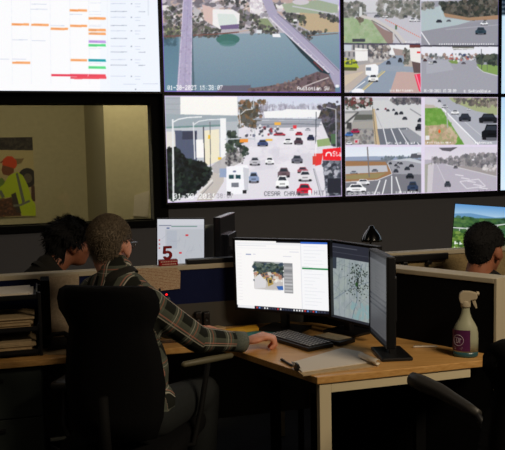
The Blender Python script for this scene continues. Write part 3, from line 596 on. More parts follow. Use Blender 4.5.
p.line([(118, 222), (126, 352)], 5, (120, 112, 112)); p.text(36, 414, '01-30-2023 15:38:09', 12, (250, 250, 250), .9, .7); p.marks(240, 410, 100, 11, (250, 250, 250), .9)
p.clip(); p.rect(0, 213, 372, 222, (226, 214, 236))
p.set(420, 95, 4.286); p.rect(5, 0, 21, 440, (226, 216, 236)); p.clip([(21, 0), (340, 0), (340, 213), (21, 213)])
p.rect(10, 0, 345, 220, (172, 174, 184)); p.poly([(120, 10), (345, 8), (345, 90), (240, 70), (140, 30)], (164, 172, 130)); p.speck([(130, 6), (340, 6), (340, 54), (160, 36)], [(120, 112, 104), (150, 142, 130), (90, 86, 84)], 160, 8); [p.line([(x, 8), (x+3, 56)], 3, (116, 104, 98)) for x in (238, 258, 286, 320)]
p.poly([(10, 10), (70, 14), (105, 60), (240, 213), (180, 213), (90, 100), (10, 80)], (206, 204, 210)); p.poly([(10, 52), (90, 58), (190, 213), (10, 213)], (112, 158, 72)); p.speck([(10, 52), (90, 58), (190, 213), (10, 213)], [(98, 146, 62), (134, 172, 92)], 120, 9, .5); p.poly([(10, 134), (118, 126), (160, 180), (150, 213), (10, 213)], (192, 168, 140)); p.speck([(10, 134), (118, 126), (160, 180), (150, 213), (10, 213)], [(206, 186, 160), (170, 150, 122), (150, 160, 110)], 100, 9, .6); p.poly([(10, 40), (60, 44), (70, 56), (10, 58)], (190, 180, 170)); p.line([(94, 56), (250, 213)], 5, (244, 244, 248)); p.line([(70, 22), (200, 122), (280, 190)], 2, (214, 214, 220))
for a in ((83, 26, 14, 10, (110, 112, 120)), (106, 48, 26, 16, (206, 208, 214)), (150, 74, 34, 20, (244, 244, 246)), (192, 96, 52, 36, (46, 50, 60)), (208, 62, 16, 8, (236, 236, 240)), (292, 100, 80, 42, (30, 32, 38)), (306, 158, 84, 70, (22, 24, 30))): p.car(*a)
p.ell(83, 156, 5, 8, (236, 96, 50)); p.line([(112, 18), (118, 140)], 4, (176, 176, 180)); p.marks(30, 199, 105, 9, (250, 250, 250), .9); p.marks(235, 199, 75, 10, (250, 250, 250), .9); p.rect(24, 174, 40, 192, (230, 230, 230))
p.clip([(21, 222), (340, 222), (340, 440), (21, 440)]); p.grad(10, 218, 345, 280, (214, 208, 222), (226, 220, 228)); p.poly([(10, 276), (345, 284), (345, 440), (10, 440)], (184, 178, 190)); p.poly([(110, 300), (345, 310), (345, 350), (200, 322)], (160, 152, 152)); p.speck([(56, 272), (140, 266), (210, 256), (340, 250), (340, 310), (180, 300), (56, 290)], [(118, 116, 120), (140, 136, 140), (100, 98, 104), (160, 154, 156)], 360, 9, .75); p.poly([(10, 300), (50, 290), (46, 350), (34, 430), (10, 430)], (166, 166, 156)); p.poly([(34, 300), (60, 290), (50, 430), (30, 430)], (206, 200, 206)); p.line([(52, 262), (50, 300)], 3, (150, 146, 150))
p.line([(70, 292), (130, 420)], 3, (206, 202, 212)); p.line([(110, 298), (330, 350)], 4, (206, 202, 208)); [p.line([(150+k*26, 340+k*14), (186+k*26, 346+k*14)], 4, (226, 222, 230)) for k in range(5)]; p.line([(170, 370), (250, 360), (280, 390), (200, 400), (170, 370)], 4, (220, 216, 224)); p.poly([(80, 226), (160, 224), (130, 242), (96, 238)], (96, 92, 100)); p.car(118, 380, 28, 26, (66, 70, 80)); p.car(152, 308, 18, 12, (110, 106, 112)); p.speck([(270, 300), (330, 300), (330, 330), (270, 326)], [(220, 214, 214), (190, 184, 186)], 30, 7)
p.marks(250, 404, 78, 8, (60, 56, 64), .7)
p.clip(); p.rect(15, 213, 345, 222, (226, 214, 236))
done(t, p, edge_glow=(226, 206, 238), wpx=3)

# the two displays cut by the right edge
t, p = display(1, 1, 'upper display cut by the right edge, pale blue with a dark text box', (196, 226, 244), 160)
p.uv(); p.rect(0, 0, 1, 1, (200, 228, 246)); p.rect(.02, .02, .6, .98, (214, 236, 250)); p.set(420, 0, 4.74); p.rect(384, -200, 470, 72, (26, 40, 52)); [p.marks(392, y, 70, 12, (220, 236, 246), .8) for y in (28, 50, 6, -18)]
done(t, p, edge_glow=(150, 190, 230), wpx=1)
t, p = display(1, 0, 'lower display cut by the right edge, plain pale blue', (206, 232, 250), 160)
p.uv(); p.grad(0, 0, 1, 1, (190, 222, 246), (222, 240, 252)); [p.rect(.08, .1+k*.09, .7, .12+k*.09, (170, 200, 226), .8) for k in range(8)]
done(t, p, edge_glow=(150, 190, 230), wpx=1)
# ------------------------------------------------------------------ partitions and desks
Z = V((0, 0, 1))
D2 = V((math.cos(.273), math.sin(.273), 0)); N2 = V((D2.y, -D2.x, 0))      # along the long partition; N2 faces the camera
Q0 = V((-1.09, 3.245, 0))                                                     # a point on its front face
def q(s, z=0., d=0.): return Q0+D2*s+N2*d+Z*z
A2 = (D2, N2, Z)
PT = 1.04
def qbox(bm, s0, s1, z0, z1, d0, d1, bev=0): box(bm, q((s0+s1)/2, (z0+z1)/2, (d0+d1)/2), (s1-s0, d1-d0, z1-z0), A2, bev)
sJ = 1.40                                       # where the side partition meets the long one
t = thing('desk_partition', 'long low desk partition with navy panels behind the plaid-shirted man', 'partition', q(.6, 0, -.03))
bm = BM(); qbox(bm, -1.0, 3.0, PT-.022, PT, -.065, .005, .003); obj('top_rail', bm, M['cream'], t)
bm = BM(); qbox(bm, -1.0, sJ, .86, PT-.022, -.05, -.002); obj('fabric_panel', bm, M['navy'], t, label='navy fabric panel')
bm = BM(); qbox(bm, sJ, 3.0, .3, PT-.022, -.05, -.002); obj('fabric_panel', bm, M['tan_fabric'], t, label='tan fabric panel')
bm = BM(); qbox(bm, -1.0, sJ, .3, .86, -.055, 0); obj('lower_panel', bm, M['raceway'], t)
for s in (-1.0, -.1, .62, 1.36, 2.2, 2.97): 
    bm = BM(); qbox(bm, s, s+.03, 0, PT-.02, -.058, -.052); obj('frame_post', bm, M['black_plastic'], t)
for s in (-.9, .6, 2.2, 2.9):
    bm = BM(); qbox(bm, s-.03, s+.03, 0, .3, -.12, .06, .004); obj('foot', bm, M['black_plastic'], t)

R0, R1 = V((.93, 2.905, 0)), V((.262, 3.585, 0)); DR = (R1-R0).normalized(); NR = V((-DR.y, DR.x, 0)); NR = NR if NR.y < 0 or NR.x < 0 else -NR
NR = V((-DR.y, DR.x, 0)); NR = NR if NR.x < 0 else -NR        # faces the man's desk
LR = (R1-R0).length; AR = (DR, NR, Z)
def rp(s, z=0., d=0.): return R0+DR*s+NR*d+Z*z
def rbox(bm, s0, s1, z0, z1, d0, d1, bev=0): box(bm, rp((s0+s1)/2, (z0+z1)/2, (d0+d1)/2), (s1-s0, abs(d1-d0), z1-z0), AR, bev)
t = thing('desk_partition', 'black side partition with a cream top and end, behind the spray bottle', 'partition', rp(LR/2, 0, -.04))
bm = BM(); rbox(bm, .0, LR, PT-.02, PT, -.10, .004, .003); obj('top_rail', bm, M['cream'], t)
bm = BM(); rbox(bm, -.012, .0, 0, PT, -.10, .004, .002); obj('end_cap', bm, M['cream'], t)
bm = BM(); rbox(bm, .0, LR, .03, PT-.02, -.09, 0); obj('fabric_panel', bm, M['black_fabric'], t, label='black fabric panel')
for s in (.1, LR-.2):
    bm = BM(); rbox(bm, s-.03, s+.03, 0, .03, -.12, .03, .004); obj('foot', bm, M['black_plastic'], t)

# the man's worktop, an angled desk
DT, TH = .74, .026
Cn, En, Ln, In = V((.219, 2.647, 0)), V((.868, 2.83, 0)), V((-.021, 2.977, 0)), V((-.158, 3.166, 0))
Jn = q(sJ-.02, 0, .004)
outline = [Cn, En, rp(.03, 0, .004), rp(LR-.05, 0, .004), q(sJ-.1, 0, .004), q(-.9, 0, .004), q(-.9, 0, .31), In, Ln]
t = thing('desk', 'angled wood-topped desk with a cream metal frame, holding the monitors and keyboard', 'desk', (.35, 3.0, 0))
bm = BM(); prism(bm, [V((p.x, p.y, DT-TH)) for p in outline], (0, 0, TH), .003); obj('worktop', bm, M['wood'], t)
def leg(p, z1=DT-TH, w=.045, d=.03):
    bm = BM(); box(bm, V((p.x, p.y, z1/2)), (w, d, z1), axes(.28), .002); return bm
eF = (En-Cn).normalized(); nF = V((-eF.y, eF.x, 0))
pl = Cn+eF*.033+nF*.022; pr = En-eF*.03+nF*.022
obj('leg', leg(pl), M['beige_metal'], t); obj('leg', leg(rp(.3, 0, .06)), M['black_fabric'], t)
bm = BM(); box(bm, (pl+pr)/2+Z*(DT-TH-.0185), ((pr-pl).length-.045, .03, .037), axes(math.atan2(eF.y, eF.x)), .002); obj('front_rail', bm, M['beige_metal'], t)
bm = BM(); a, b = pl+V((0, .02, 0)), Ln+V((.05, .02, 0)); mid = (a+b)/2; dd = (b-a).normalized()
box(bm, mid+Z*(DT-TH-.03), ((b-a).length, .03, .05), (dd, V((-dd.y, dd.x, 0)), Z), .002); obj('side_rail', bm, M['black_plastic'], t)
pb = onz(148.5, 437, .385); pb = V((-.46, 3.2, 0))
bm = BM(); pp = q(.56, 0, .10); pw = aty(149, 437, 3.42)
box(bm, V((pw.x, pw.y, pw.z/2)), (.032, .03, pw.z), A2, .002); obj('leg', bm, M['cream'], t)
bm = BM(); box(bm, V((pw.x, pw.y, pw.z))-D2*.06-Z*.008, (.13, .03, .016), A2, .002); obj('stretcher', bm, M['cream'], t)
for s in (-.8, 1.2):
    bm = BM(); qbox(bm, s-.02, s+.02, 0, DT-TH, .07, .11); obj('leg', bm, M['black_fabric'], t)
# drawer cabinet under the left end
t = thing('drawer_cabinet', 'dark grey-green drawer cabinet under the left end of the desk', 'cabinet', (-1.06, 3.09, 0))
cz = DT-TH-.004; ax = axes(.273)
cf = V((-.862, 3.012, 0))                       # front right corner
def cbox(bm, s0, s1, z0, z1, d0, d1, bev=0): box(bm, cf-D2*(s0+s1)/2-N2*(d0+d1)/2+Z*(z0+z1)/2, (s1-s0, d1-d0, z1-z0), A2, bev)
bm = BM(); cbox(bm, 0, .42, .03, cz, .02, .24, .003); obj('body', bm, M['cabinet'], t)
for z0, z1 in ((.5, cz-.01), (.345, .495), (.04, .34)):
    bm = BM(); cbox(bm, .004, .416, z0, z1, 0, .02, .003); d = obj('drawer', bm, M['cabinet'], t)
    bm = BM(); cbox(bm, .15, .27, z1-.05, z1-.035, -.012, 0, .003); obj('handle', bm, M['black_plastic'], d)
bm = BM(); cbox(bm, .02, .4, 0, .03, .03, .22); obj('plinth', bm, M['black_plastic'], t)

# rear worktop on the other side of the long partition (carries what stands behind it)
t = thing('desk', 'far desk hidden behind the long partition, carrying the black task lamp', 'desk', q(1.2, 0, -.4))
bm = BM(); qbox(bm, .58, 3.0, DT-TH, DT, -.62, -.072, .003); obj('worktop', bm, M['wood'], t)
for s in (.64, 1.4, 2.9):
    bm = BM(); qbox(bm, s-.02, s+.02, 0, DT-TH, -.5, -.45); obj('leg', bm, M['beige_metal'], t)

# ------------------------------------------------------------------ papers pinned on the partition
def sheet(name, pix, m, d, lines=None, label='', o=Q0, n=N2, cat='paper', group=None):
    pts = [onplane(x, y, o+n*d, n) for x, y in pix]
    c = sum(pts, V((0, 0, 0)))/len(pts)
    bm = BM(); prism(bm, pts, n*.0015)
    ob = obj(name, bm, m, loc=c); tag(ob, label, cat, group); return ob
def linedpaper(name, base, ink, sc_, dens):
    m = mat(name, base, .85); nt = m.node_tree; b = nt.nodes['Principled BSDF']
    tc = nt.nodes.new('ShaderNodeTexCoord'); w_ = nt.nodes.new('ShaderNodeTexWave'); w_.bands_direction = 'Z'; w_.inputs['Scale'].default_value = sc_
    w_.inputs['Distortion'].default_value = .3; n = nt.nodes.new('ShaderNodeTexNoise'); n.inputs['Scale'].default_value = dens
    mp = nt.nodes.new('ShaderNodeMath'); mp.operation = 'MULTIPLY'; g = nt.nodes.new('ShaderNodeMath'); g.operation = 'GREATER_THAN'; g.inputs[1].default_value = .42
    nt.links.new(tc.outputs['Object'], w_.inputs['Vector']); nt.links.new(tc.outputs['Object'], n.inputs['Vector'])
    nt.links.new(w_.outputs['Fac'], mp.inputs[0]); nt.links.new(n.outputs['Fac'], mp.inputs[1]); nt.links.new(mp.outputs[0], g.inputs[0])
    mx = nt.nodes.new('ShaderNodeMix'); mx.data_type = 'RGBA'; mx.inputs[6].default_value = col(*base); mx.inputs[7].default_value = col(*ink)
    nt.links.new(g.outputs[0], mx.inputs[0]); nt.links.new(mx.outputs[2], b.inputs['Base Color']); return m
sheet('pinned_paper', [(36, 278.3), (79, 274), (79, 340), (48.5, 340), (48, 285)], linedpaper('lined sheet', (206, 186, 156), (172, 152, 124), 60, 90), .004, label='tall sheet of paper pinned to the partition left of the man')
sheet('pinned_paper', [(128, 268.8), (177, 267.6), (180.5, 272), (180, 288.5), (153, 291.8), (128, 287)], linedpaper('written sheet', (212, 188, 152), (170, 110, 84), 45, 160), .004, label='sheet with reddish handwriting pinned to the partition right of the man\'s head')

# ------------------------------------------------------------------ monitors
def monitor(name, label, O, U, Wv, w, h, pic, nx, dm='screen', base=None, neck=True, bez=.011, deep=.028, cat='monitor', foot=(.2, .15), neckw=.035, nd=.05, top=None, hm='black_plastic'):
    O, U, Wv = V(O), V(U).normalized(), V(Wv); Wv = (Wv-U*Wv.dot(U)).normalized(); N = U.cross(Wv)     # N faces the viewer of the screen
    c = O+U*w/2+Wv*h/2; b = V(base) if base is not None else V((c.x, c.y, DT))-V((N.x, N.y, 0)).normalized()*.09
    t = thing(name, label, cat, b)
    bm = BM(); A = (U, Wv, N)
    box(bm, c-N*(.003+deep/2), (w+2*bez, h+2*bez, deep), A, .004); box(bm, c-N*(deep+.012), (w*.6, h*.55, .03), A, .008)
    obj('housing', bm, M[hm], t)
    bm = BM()
    for s, (a0, a1, b0, b1) in enumerate(((-bez, w+bez, -bez, 0), (-bez, w+bez, h, h+bez), (-bez, 0, 0, h), (w, w+bez, 0, h))):
        box(bm, O+U*(a0+a1)/2+Wv*(b0+b1)/2-N*.001, (a1-a0, b1-b0, .006), A)
    obj('bezel', bm, M['bezel'], t)
    p = Pic(O-N*.0015, U, Wv, w, h, nx, int(nx*h/w), (0, 0, 0)); p.uv(); pic(p)
    obj('screen_picture', p.mesh(2), M[dm], t)
    if neck:
        nc = c-N*(deep+nd); nh = V((nc.x, nc.y, 0)); ang = math.atan2(U.y, U.x)
        tp = top or c.z+.03
        bm = BM(); box(bm, V((b.x, b.y, (DT+.012+tp)/2)), (neckw, .03, tp-DT-.012), axes(ang), .004); obj('neck', bm, M['black_plastic'], t)
        bm = BM(); tube(bm, [V((b.x, b.y, c.z)), c-N*(deep+.01)], .016); obj('tilt_joint', bm, M['black_plastic'], t)
        bm = BM(); box(bm, V((b.x, b.y, DT+.007)), (foot[0], foot[1], .013), axes(ang), .004); obj('base', bm, M['black_plastic'], t)
    return t
# 1: white page with a photograph
def pic1(p):
    p.rect(0, 0, 1, 1, (250, 248, 247)); p.rect(.46, 0, .72, .022, (30, 32, 40)); p.rect(.72, .0, 1, .03, (58, 104, 196)); p.rect(0, .03, .72, .06, (240, 240, 242)); p.line([(.01, .11), (.7, .11)], .004, (214, 216, 226)); p.line([(.02, .075), (.35, .075)], .006, (216, 218, 226)); p.rect(.12, .195, .18, .212, (160, 168, 196)); p.line([(.2, .2), (.23, .2)], .008, (190, 194, 210)); p.line([(.53, .215), (.62, .215)], .01, (214, 214, 222)); p.line([(.6, .15), (.7, .15)], .008, (206, 208, 222))
    for k in range(16): p.line([(.02, .2+k*.045), (.07, .2+k*.045)], .006, (232, 230, 232))
    p.rect(.718, .03, .724, .95, (214, 216, 224)); p.rect(.724, .03, 1, .95, (247, 247, 249)); p.rect(.73, .365, 1, .385, (40, 132, 76)); p.rect(.73, .35, .8, .367, (206, 222, 214))
    for k in range(18): p.line([(.75, .07+k*.048), (.75+random.uniform(.08, .22), .07+k*.048)], .005, (220, 222, 228))
    p.rect(.205, .30, .525, .325, (186, 188, 190)); p.line([(.22, .312), (.4, .312)], .012, (70, 72, 76)); p.rect(.205, .325, .525, .70, (118, 118, 112))
    p.rect(.205, .325, .525, .48, (62, 78, 74)); p.speck([(.205, .325), (.525, .325), (.525, .5), (.205, .5)], [(44, 60, 54), (86, 100, 92), (50, 66, 84), (110, 120, 110), (34, 42, 40)], 220, .022); p.poly([(.205, .52), (.3, .5), (.525, .52), (.525, .70), (.205, .70)], (196, 190, 186)); p.speck([(.21, .46), (.52, .46), (.52, .58), (.21, .58)], [(220, 214, 206), (70, 66, 60), (170, 120, 100), (190, 160, 90), (60, 70, 84), (240, 240, 236)], 170, .02); p.poly([(.21, .55), (.27, .48), (.34, .6), (.33, .68), (.21, .7)], (218, 216, 218)); p.poly([(.35, .54), (.4, .53), (.42, .62), (.36, .66)], (176, 150, 84)); p.rect(.37, .56, .4, .61, (60, 60, 58)); p.poly([(.45, .65), (.52, .64), (.525, .7), (.47, .7)], (60, 104, 176))
    p.line([(.21, .705), (.5, .708)], .006, (190, 190, 192)); p.rect(.535, .31, .63, .74, (150, 150, 152))
    for k in range(9): p.rect(.54, .32+k*.047, .625, .345+k*.047, random.choice([(176, 176, 178), (120, 120, 124), (196, 196, 198), (134, 136, 140)]))
    p.rect(0, .955, 1, 1, (28, 30, 44)); p.rect(0.01, .955, .2, .995, (236, 236, 240))
    for k in range(26): p.rect(.22+k*.029, .965, .236+k*.029, .99, random.choice([(200, 60, 60), (90, 140, 220), (230, 230, 230), (60, 66, 84), (60, 66, 84), (220, 160, 70)]))
TL, TR = aty(234.6, 240.8, 3.44), aty(327.6, 242, 3.215); BL = aty(237.4, 307.7, 3.44); BR = aty(328.8, 313.8, 3.215)
w1 = ((TR-TL).length+(BR-BL).length)/2; h1 = ((TL-BL).length+(TR-BR).length)/2; U1 = (TR+BR-TL-BL)/2; U1.z *= .6
cc = (TL+TR+BL+BR)/4; U1.normalize(); W1 = V((0, 0, 1)); W1 = (W1-U1*U1.z).normalized()
monitor('monitor', 'bright monitor showing a white page with a small street photograph in it', cc-U1*w1/2-W1*h1/2, U1, W1, w1, h1, pic1, 300, base=V((cc.x+.02, cc.y+.085, DT)))
# 2: map
M['gloss'] = mat('glossy black', (30, 32, 40), .18)
def pic2(p):
    p.rect(0, 0, 1, 1, (172, 182, 186)); p.speck([(0, .2), (1, .2), (1, 1), (0, 1)], [(186, 196, 196), (160, 174, 176), (178, 190, 184)], 160, .06, .5)
    for k in range(46):
        x, y = random.random(), random.uniform(.2, 1); a = random.uniform(0, 3.1); L = random.uniform(.1, .35); p.line([(x, y), (x+L*math.cos(a), y+L*math.sin(a)*.8)], .006, (136, 148, 154), .8)
    for k in range(7): p.line([(.2+k*.12, .2), (.25+k*.1+random.uniform(-.1, .1), 1)], .007, (120, 134, 144), .7)
    p.line([(.72, .22), (.6, .45), (.62, .7), (.5, 1)], .014, (112, 128, 146)); p.line([(.1, .75), (.5, .55), (1, .4)], .01, (130, 144, 156)); p.speck([(.5, .75), (.9, .75), (.9, .95), (.5, .95)], [(150, 186, 190)], 40, .03, .7)
    for k in range(150):
        x = random.gauss(.62, .13); y = random.gauss(.43, .12)
        if .2 < y: p.ell(x, y, .012, .009, random.choice([(44, 50, 50), (70, 80, 78), (60, 78, 60)]), .9)
    p.line([(.62, .42), (.63, .56)], .035, (34, 42, 38), .8); p.ell(.6, .5, .03, .03, (54, 90, 54))
    p.rect(0, 0, 1, .19, (52, 54, 66)); p.line([(.04, .05), (.6, .05)], .012, (96, 98, 110)); p.line([(.04, .12), (.9, .12)], .008, (82, 84, 96)); p.rect(0, .19, .14, .34, (62, 70, 82)); p.rect(.93, .19, 1, .23, (60, 70, 80)); p.rect(0, .965, 1, 1, (52, 54, 62))
monitor('monitor', 'tall monitor showing a pale grey road map, beside the white-page monitor', V((.331, 3.30, .823)), V((.14, -.16, -.008)), V((0, 0, 1)), .25, .327, pic2, 180, 'dim_screen', base=V((.42, 3.33, DT)), foot=(.17, .16))
# 3: grey list, nearly edge on
def pic3(p):
    p.rect(0, 0, 1, 1, (140, 142, 148)); p.rect(0, 0, 1, .08, (84, 86, 94)); p.rect(0, .08, 1, .1, (150, 152, 160)); p.rect(0, .95, 1, 1, (60, 62, 70))
    for k in range(24):
        y = .13+k*.034; p.line([(.05, y), (random.uniform(.4, .95), y)], .007, (118, 120, 128)); 
    for y in (.5, .56, .62): p.rect(0, y, 1, y+.018, (88, 92, 104))
    p.rect(0, .1, .3, .48, (150, 152, 156), .5)
monitor('monitor', 'monitor showing a grey text list, turned almost edge-on, nearest the spray bottle', V((.463, 3.0, .825)), V((.019, -.262, 0)), V((0, 0, 1)), .268, .322, pic3, 160, 'grey_screen', base=V((.535, 2.93, DT)), foot=(.19, .12), neckw=.045, nd=.06, bez=.009, top=1.125)

# behind the long partition
def pic4(p):
    p.rect(0, 0, 1, 1, (226, 228, 238)); p.rect(0, 0, 1, .1, (236, 238, 246)); p.line([(.04, .115), (.3, .115)], .012, (90, 100, 130)); p.line([(.3, .13), (.85, .13)], .014, (120, 160, 150)); p.rect(.17, .18, .98, .97, (214, 218, 226)); p.rect(.2, .2, .42, .52, (204, 210, 222)); p.rect(.2, .15, .26, .17, (60, 90, 150))
    for k in range(26):
        x, y = random.uniform(.2, .9), random.uniform(.2, .9); a = random.uniform(0, 3); p.line([(x, y), (x+.16*math.cos(a), y+.16*math.sin(a))], .006, (196, 200, 212))
    for y in (.36, .43, .5): p.rect(.03, y, .06, y+.02, (200, 60, 60))
    p.rect(.6, .27, .66, .3, (236, 60, 70)); p.rect(.46, .58, .52, .61, (240, 80, 90)); p.line([(.3, .95), (.6, .97)], .01, (150, 154, 170))
z4 = aty(155.5, 266, 3.98).z
a, b = aty(156, 219, 3.98), aty(202.6, 219, 4.0)
monitor('monitor', 'monitor with a white map page and red dots behind the red number five', V((a.x, 3.97, a.z-.30)), V((b.x-a.x, .02, b.z-a.z)), V((0, 0, 1)), (b-a).length, .30, pic4, 130, 'dim_screen', bez=.005, foot=(.16, .14), base=V(((a.x+b.x)/2, 4.05, DT)))
# pale panel beside it, standing on the far desk
a, b = aty(204.5, 225, 4.06), aty(215, 225, 4.06)
bm = BM(); box(bm, V(((a.x+b.x)/2, 4.06, (a.z+DT)/2)), ((b-a).length, .012, a.z-DT), axes(.02), .002); tag(obj('display_board', bm, mat('pale board', (225, 232, 222), .7), loc=V(((a.x+b.x)/2, 4.06, DT))), 'narrow pale green-grey board standing between the map monitor and the black edge-on monitor', 'board')
# edge-on monitor
def pic5(p): p.rect(0, 0, 1, 1, (24, 26, 34)); p.rect(0, 0, 1, .06, (60, 62, 70))
ea = aty(224.5, 217, 3.9)
monitor('monitor', 'black monitor seen edge-on behind the partition, left of the white-page monitor', V((ea.x+.015, 4.08, .86)), V((-.06, -.33, 0)), V((0, 0, 1)), .34, ea.z-.86, pic5, 60, 'dim_screen', base=V((ea.x+.085, 3.93, DT)), deep=.03, hm='gloss', foot=(.17, .16))
# landscape picture on a monitor, right
def pic6(p):
    p.grad(0, 0, 1, .3, (96, 152, 208), (196, 220, 232)); p.poly([(0, .2), (.2, .17), (.5, .22), (.8, .15), (1, .19), (1, .35), (0, .35)], (104, 150, 190)); p.poly([(0, .28), (.3, .26), (.6, .22), (1, .25), (1, 1), (0, 1)], (60, 96, 58)); p.speck([(0, .25), (.4, .27), (1, .22), (1, 1), (0, 1)], [(44, 82, 46), (74, 112, 58), (34, 64, 42), (92, 126, 70), (62, 100, 74)], 500, .035, .75)
    p.poly([(0, .55), (.2, .6), (.35, .8), (.4, 1), (0, 1)], (104, 140, 56)); p.speck([(0, .55), (.2, .6), (.35, .8), (.4, 1), (0, 1)], [(112, 142, 58), (66, 100, 42), (124, 150, 76), (48, 80, 36)], 160, .03)
    p.line([(.0, .485), (.15, .48), (.35, .43), (.6, .34), (.8, .28), (1, .25)], .018, (226, 230, 228)); p.line([(0, .5), (.15, .495), (.35, .445), (.6, .352)], .008, (120, 130, 128)); [p.line([(.08+k*.09, .48-k*.02), (.08+k*.09, .54-k*.02)], .008, (196, 200, 196)) for k in range(6)]
    p.marks(.03, .74, .07, .08, (236, 240, 236), .9); p.marks(.03, .86, .15, .045, (226, 232, 226), .8); p.marks(.03, .93, .08, .03, (226, 232, 226), .7)
a, b = aty(452.8, 203.3, 4.12), aty(505, 207, 4.02)
UL = (b-a).normalized()
monitor('monitor', 'monitor showing green hills and a white bridge behind the man in black', a+V((-.012, 0, -.27))+UL*.004, UL, V((.05, .05, 1)), .43, .268, pic6, 200, 'screen', bez=.003, foot=(.2, .16), base=V((1.26, 4.1, DT)))

# ------------------------------------------------------------------ small things
# red number five on the partition top
c5 = onplane(168, 263, q(0, 0, -.03), N2); c5.z = PT
def f5(x, z, d=0): return c5+D2*x+Z*z+N2*d
t = thing('number_stand', 'red number 5 standing on a red lettered base on the partition top', 'decoration', c5)
bm = BM(); box(bm, c5+Z*.0135, (.086, .04, .027), A2, .003); obj('base', bm, M['red'], t)
five = [(-.022, .118), (.028, .118), (.028, .104), (-.008, .104), (-.011, .086), (.006, .089), (.020, .084), (.029, .072), (.029, .056), (.022, .042), (.008, .034), (-.010, .034), (-.022, .040), (-.027, .052), (-.012, .055), (-.006, .049), (.004, .048), (.012, .056), (.012, .067), (.004, .074), (-.008, .073), (-.014, .069), (-.027, .071)]
bm = BM(); prism(bm, [f5(x*.75-.002, (z-.034)*.74+.0265, -.009) for x, z in five], N2*.018, .0015); obj('numeral', bm, M['red'], t)
bm = BM()
for z, x0, x1 in ((.019, -.036, .036), (.0075, -.03, .03)):
    x = x0
    while x < x1:
        k = random.uniform(.003, .007); box(bm, f5(x+k/2, z, .0203), (k, .0008, random.uniform(.004, .006)), A2); x += k+.0022
obj('lettering', bm, M['ink'], t)
# black bar on the partition top
a, b = onplane(186, 263, q(0, 0, -.03), N2), onplane(233, 259, q(0, 0, -.03), N2)
bm = BM(); box(bm, (V((a.x, a.y, PT))+V((b.x, b.y, PT)))/2+Z*.012, ((b-a).length, .05, .022), A2, .004); tag(obj('sound_bar', bm, M['black_plastic'], loc=V(((a.x+b.x)/2, (a.y+b.y)/2, PT))), 'flat black bar lying on the partition top below the edge-on monitor', 'bar')
# black rail with clips on the tan partition panel
r0, r1 = onplane(374, 262, q(0, 0, .01), N2), onplane(447.5, 252, q(0, 0, .01), N2)
s0, s1 = (r0-Q0).dot(D2), (r1-Q0).dot(D2)
t = thing('hanging_rail', 'black rail hung along the tan partition panel behind the right-hand desk', 'rail', q((s0+s1)/2, PT-.045, .012))
bm = BM(); qbox(bm, s0, s1, PT-.045, PT-.012, .004, .022, .003); obj('rail', bm, M['black_plastic'], t)
for px in (404, 428):
    s = (onplane(px, 262, q(0, 0, .01), N2)-Q0).dot(D2)
    bm = BM(); qbox(bm, s-.012, s+.012, PT-.066, PT-.045, .004, .03, .004); obj('clip', bm, M['black_plastic'], t)
# task lamp
lc = aty(371.5, 240.5, 3.98)
t = thing('desk_lamp', 'small black dome-shaded lamp rising above the partition under the video wall', 'lamp', (lc.x, lc.y+.02, DT))
bm = BM(); lathe(bm, lc, [(.006, .08), (.012, .078), (.016, .066), (.03, .05), (.044, .03), (.052, .008), (.057, -.004), (.054, -.004), (.046, .014), (.03, .036), (.008, .05)], 32); obj('lamp_shade', bm, M['lamp_black'], t, True)
bm = BM(); tube(bm, [V((lc.x, lc.y+.02, DT+.01)), V((lc.x, lc.y+.02, lc.z-.1)), V((lc.x-.004, lc.y+.01, lc.z-.03)), lc+Z*.045], .006); obj('arm', bm, M['lamp_black'], t, True)
bm = BM(); lathe(bm, V((lc.x, lc.y+.02, DT+.001)), [(.06, 0), (.06, .01), (.05, .016), (.01, .018)], 28); obj('base', bm, M['lamp_black'], t, True)
bm = BM(); ell(bm, lc+Z*.02, (.018, .018, .024)); obj('bulb', bm, M['cream'], t, True)

# keyboard
kc = [onz(270, 340.3, DT), onz(308.5, 352.3, DT), onz(333, 346.2, DT), onz(296, 335, DT)]
kO = kc[1]; kU = (kc[0]-kc[1]); kL = max(kU.length, .30); kU.normalize(); kW = V((-kU.y, kU.x, 0)); kW = kW if kW.dot(kc[2]-kc[1]) > 0 else -kW; kD = .135
t = thing('keyboard', 'black computer keyboard lying between the hand and the loose papers', 'keyboard', kO+kU*kL/2+kW*kD/2)
AK = (kU, kW, Z)
bm = BM(); box(bm, kO+kU*kL/2+kW*kD/2+Z*.009, (kL, kD, .016), AK, .004); obj('case', bm, M['black_plastic'], t)
bm = BM()
rows = 6; pit = (kD-.016)/rows; ncol = 17; px_ = (kL-.014)/ncol
for r in range(rows):
    i = 0.
    while i < ncol-.01:
        wd = 1
        if r == 0 and 4 <= i < 10: wd = 6
        if i+wd > ncol: wd = ncol-i
        box(bm, kO+kU*(.007+(i+wd/2)*px_)+kW*(.008+(r+.5)*pit)+Z*.020, (px_*wd-.003, pit-.003, .006), AK, 0, 0)
        if wd == 1: box(bm, kO+kU*(.007+(i+wd/2)*px_)+kW*(.008+(r+.5)*pit)+Z*.0232, (px_*.45, pit*.5, .0006), AK, 0, 1)
        i += wd
obj('keycaps', bm, [M['key'], M['key_top']], t)

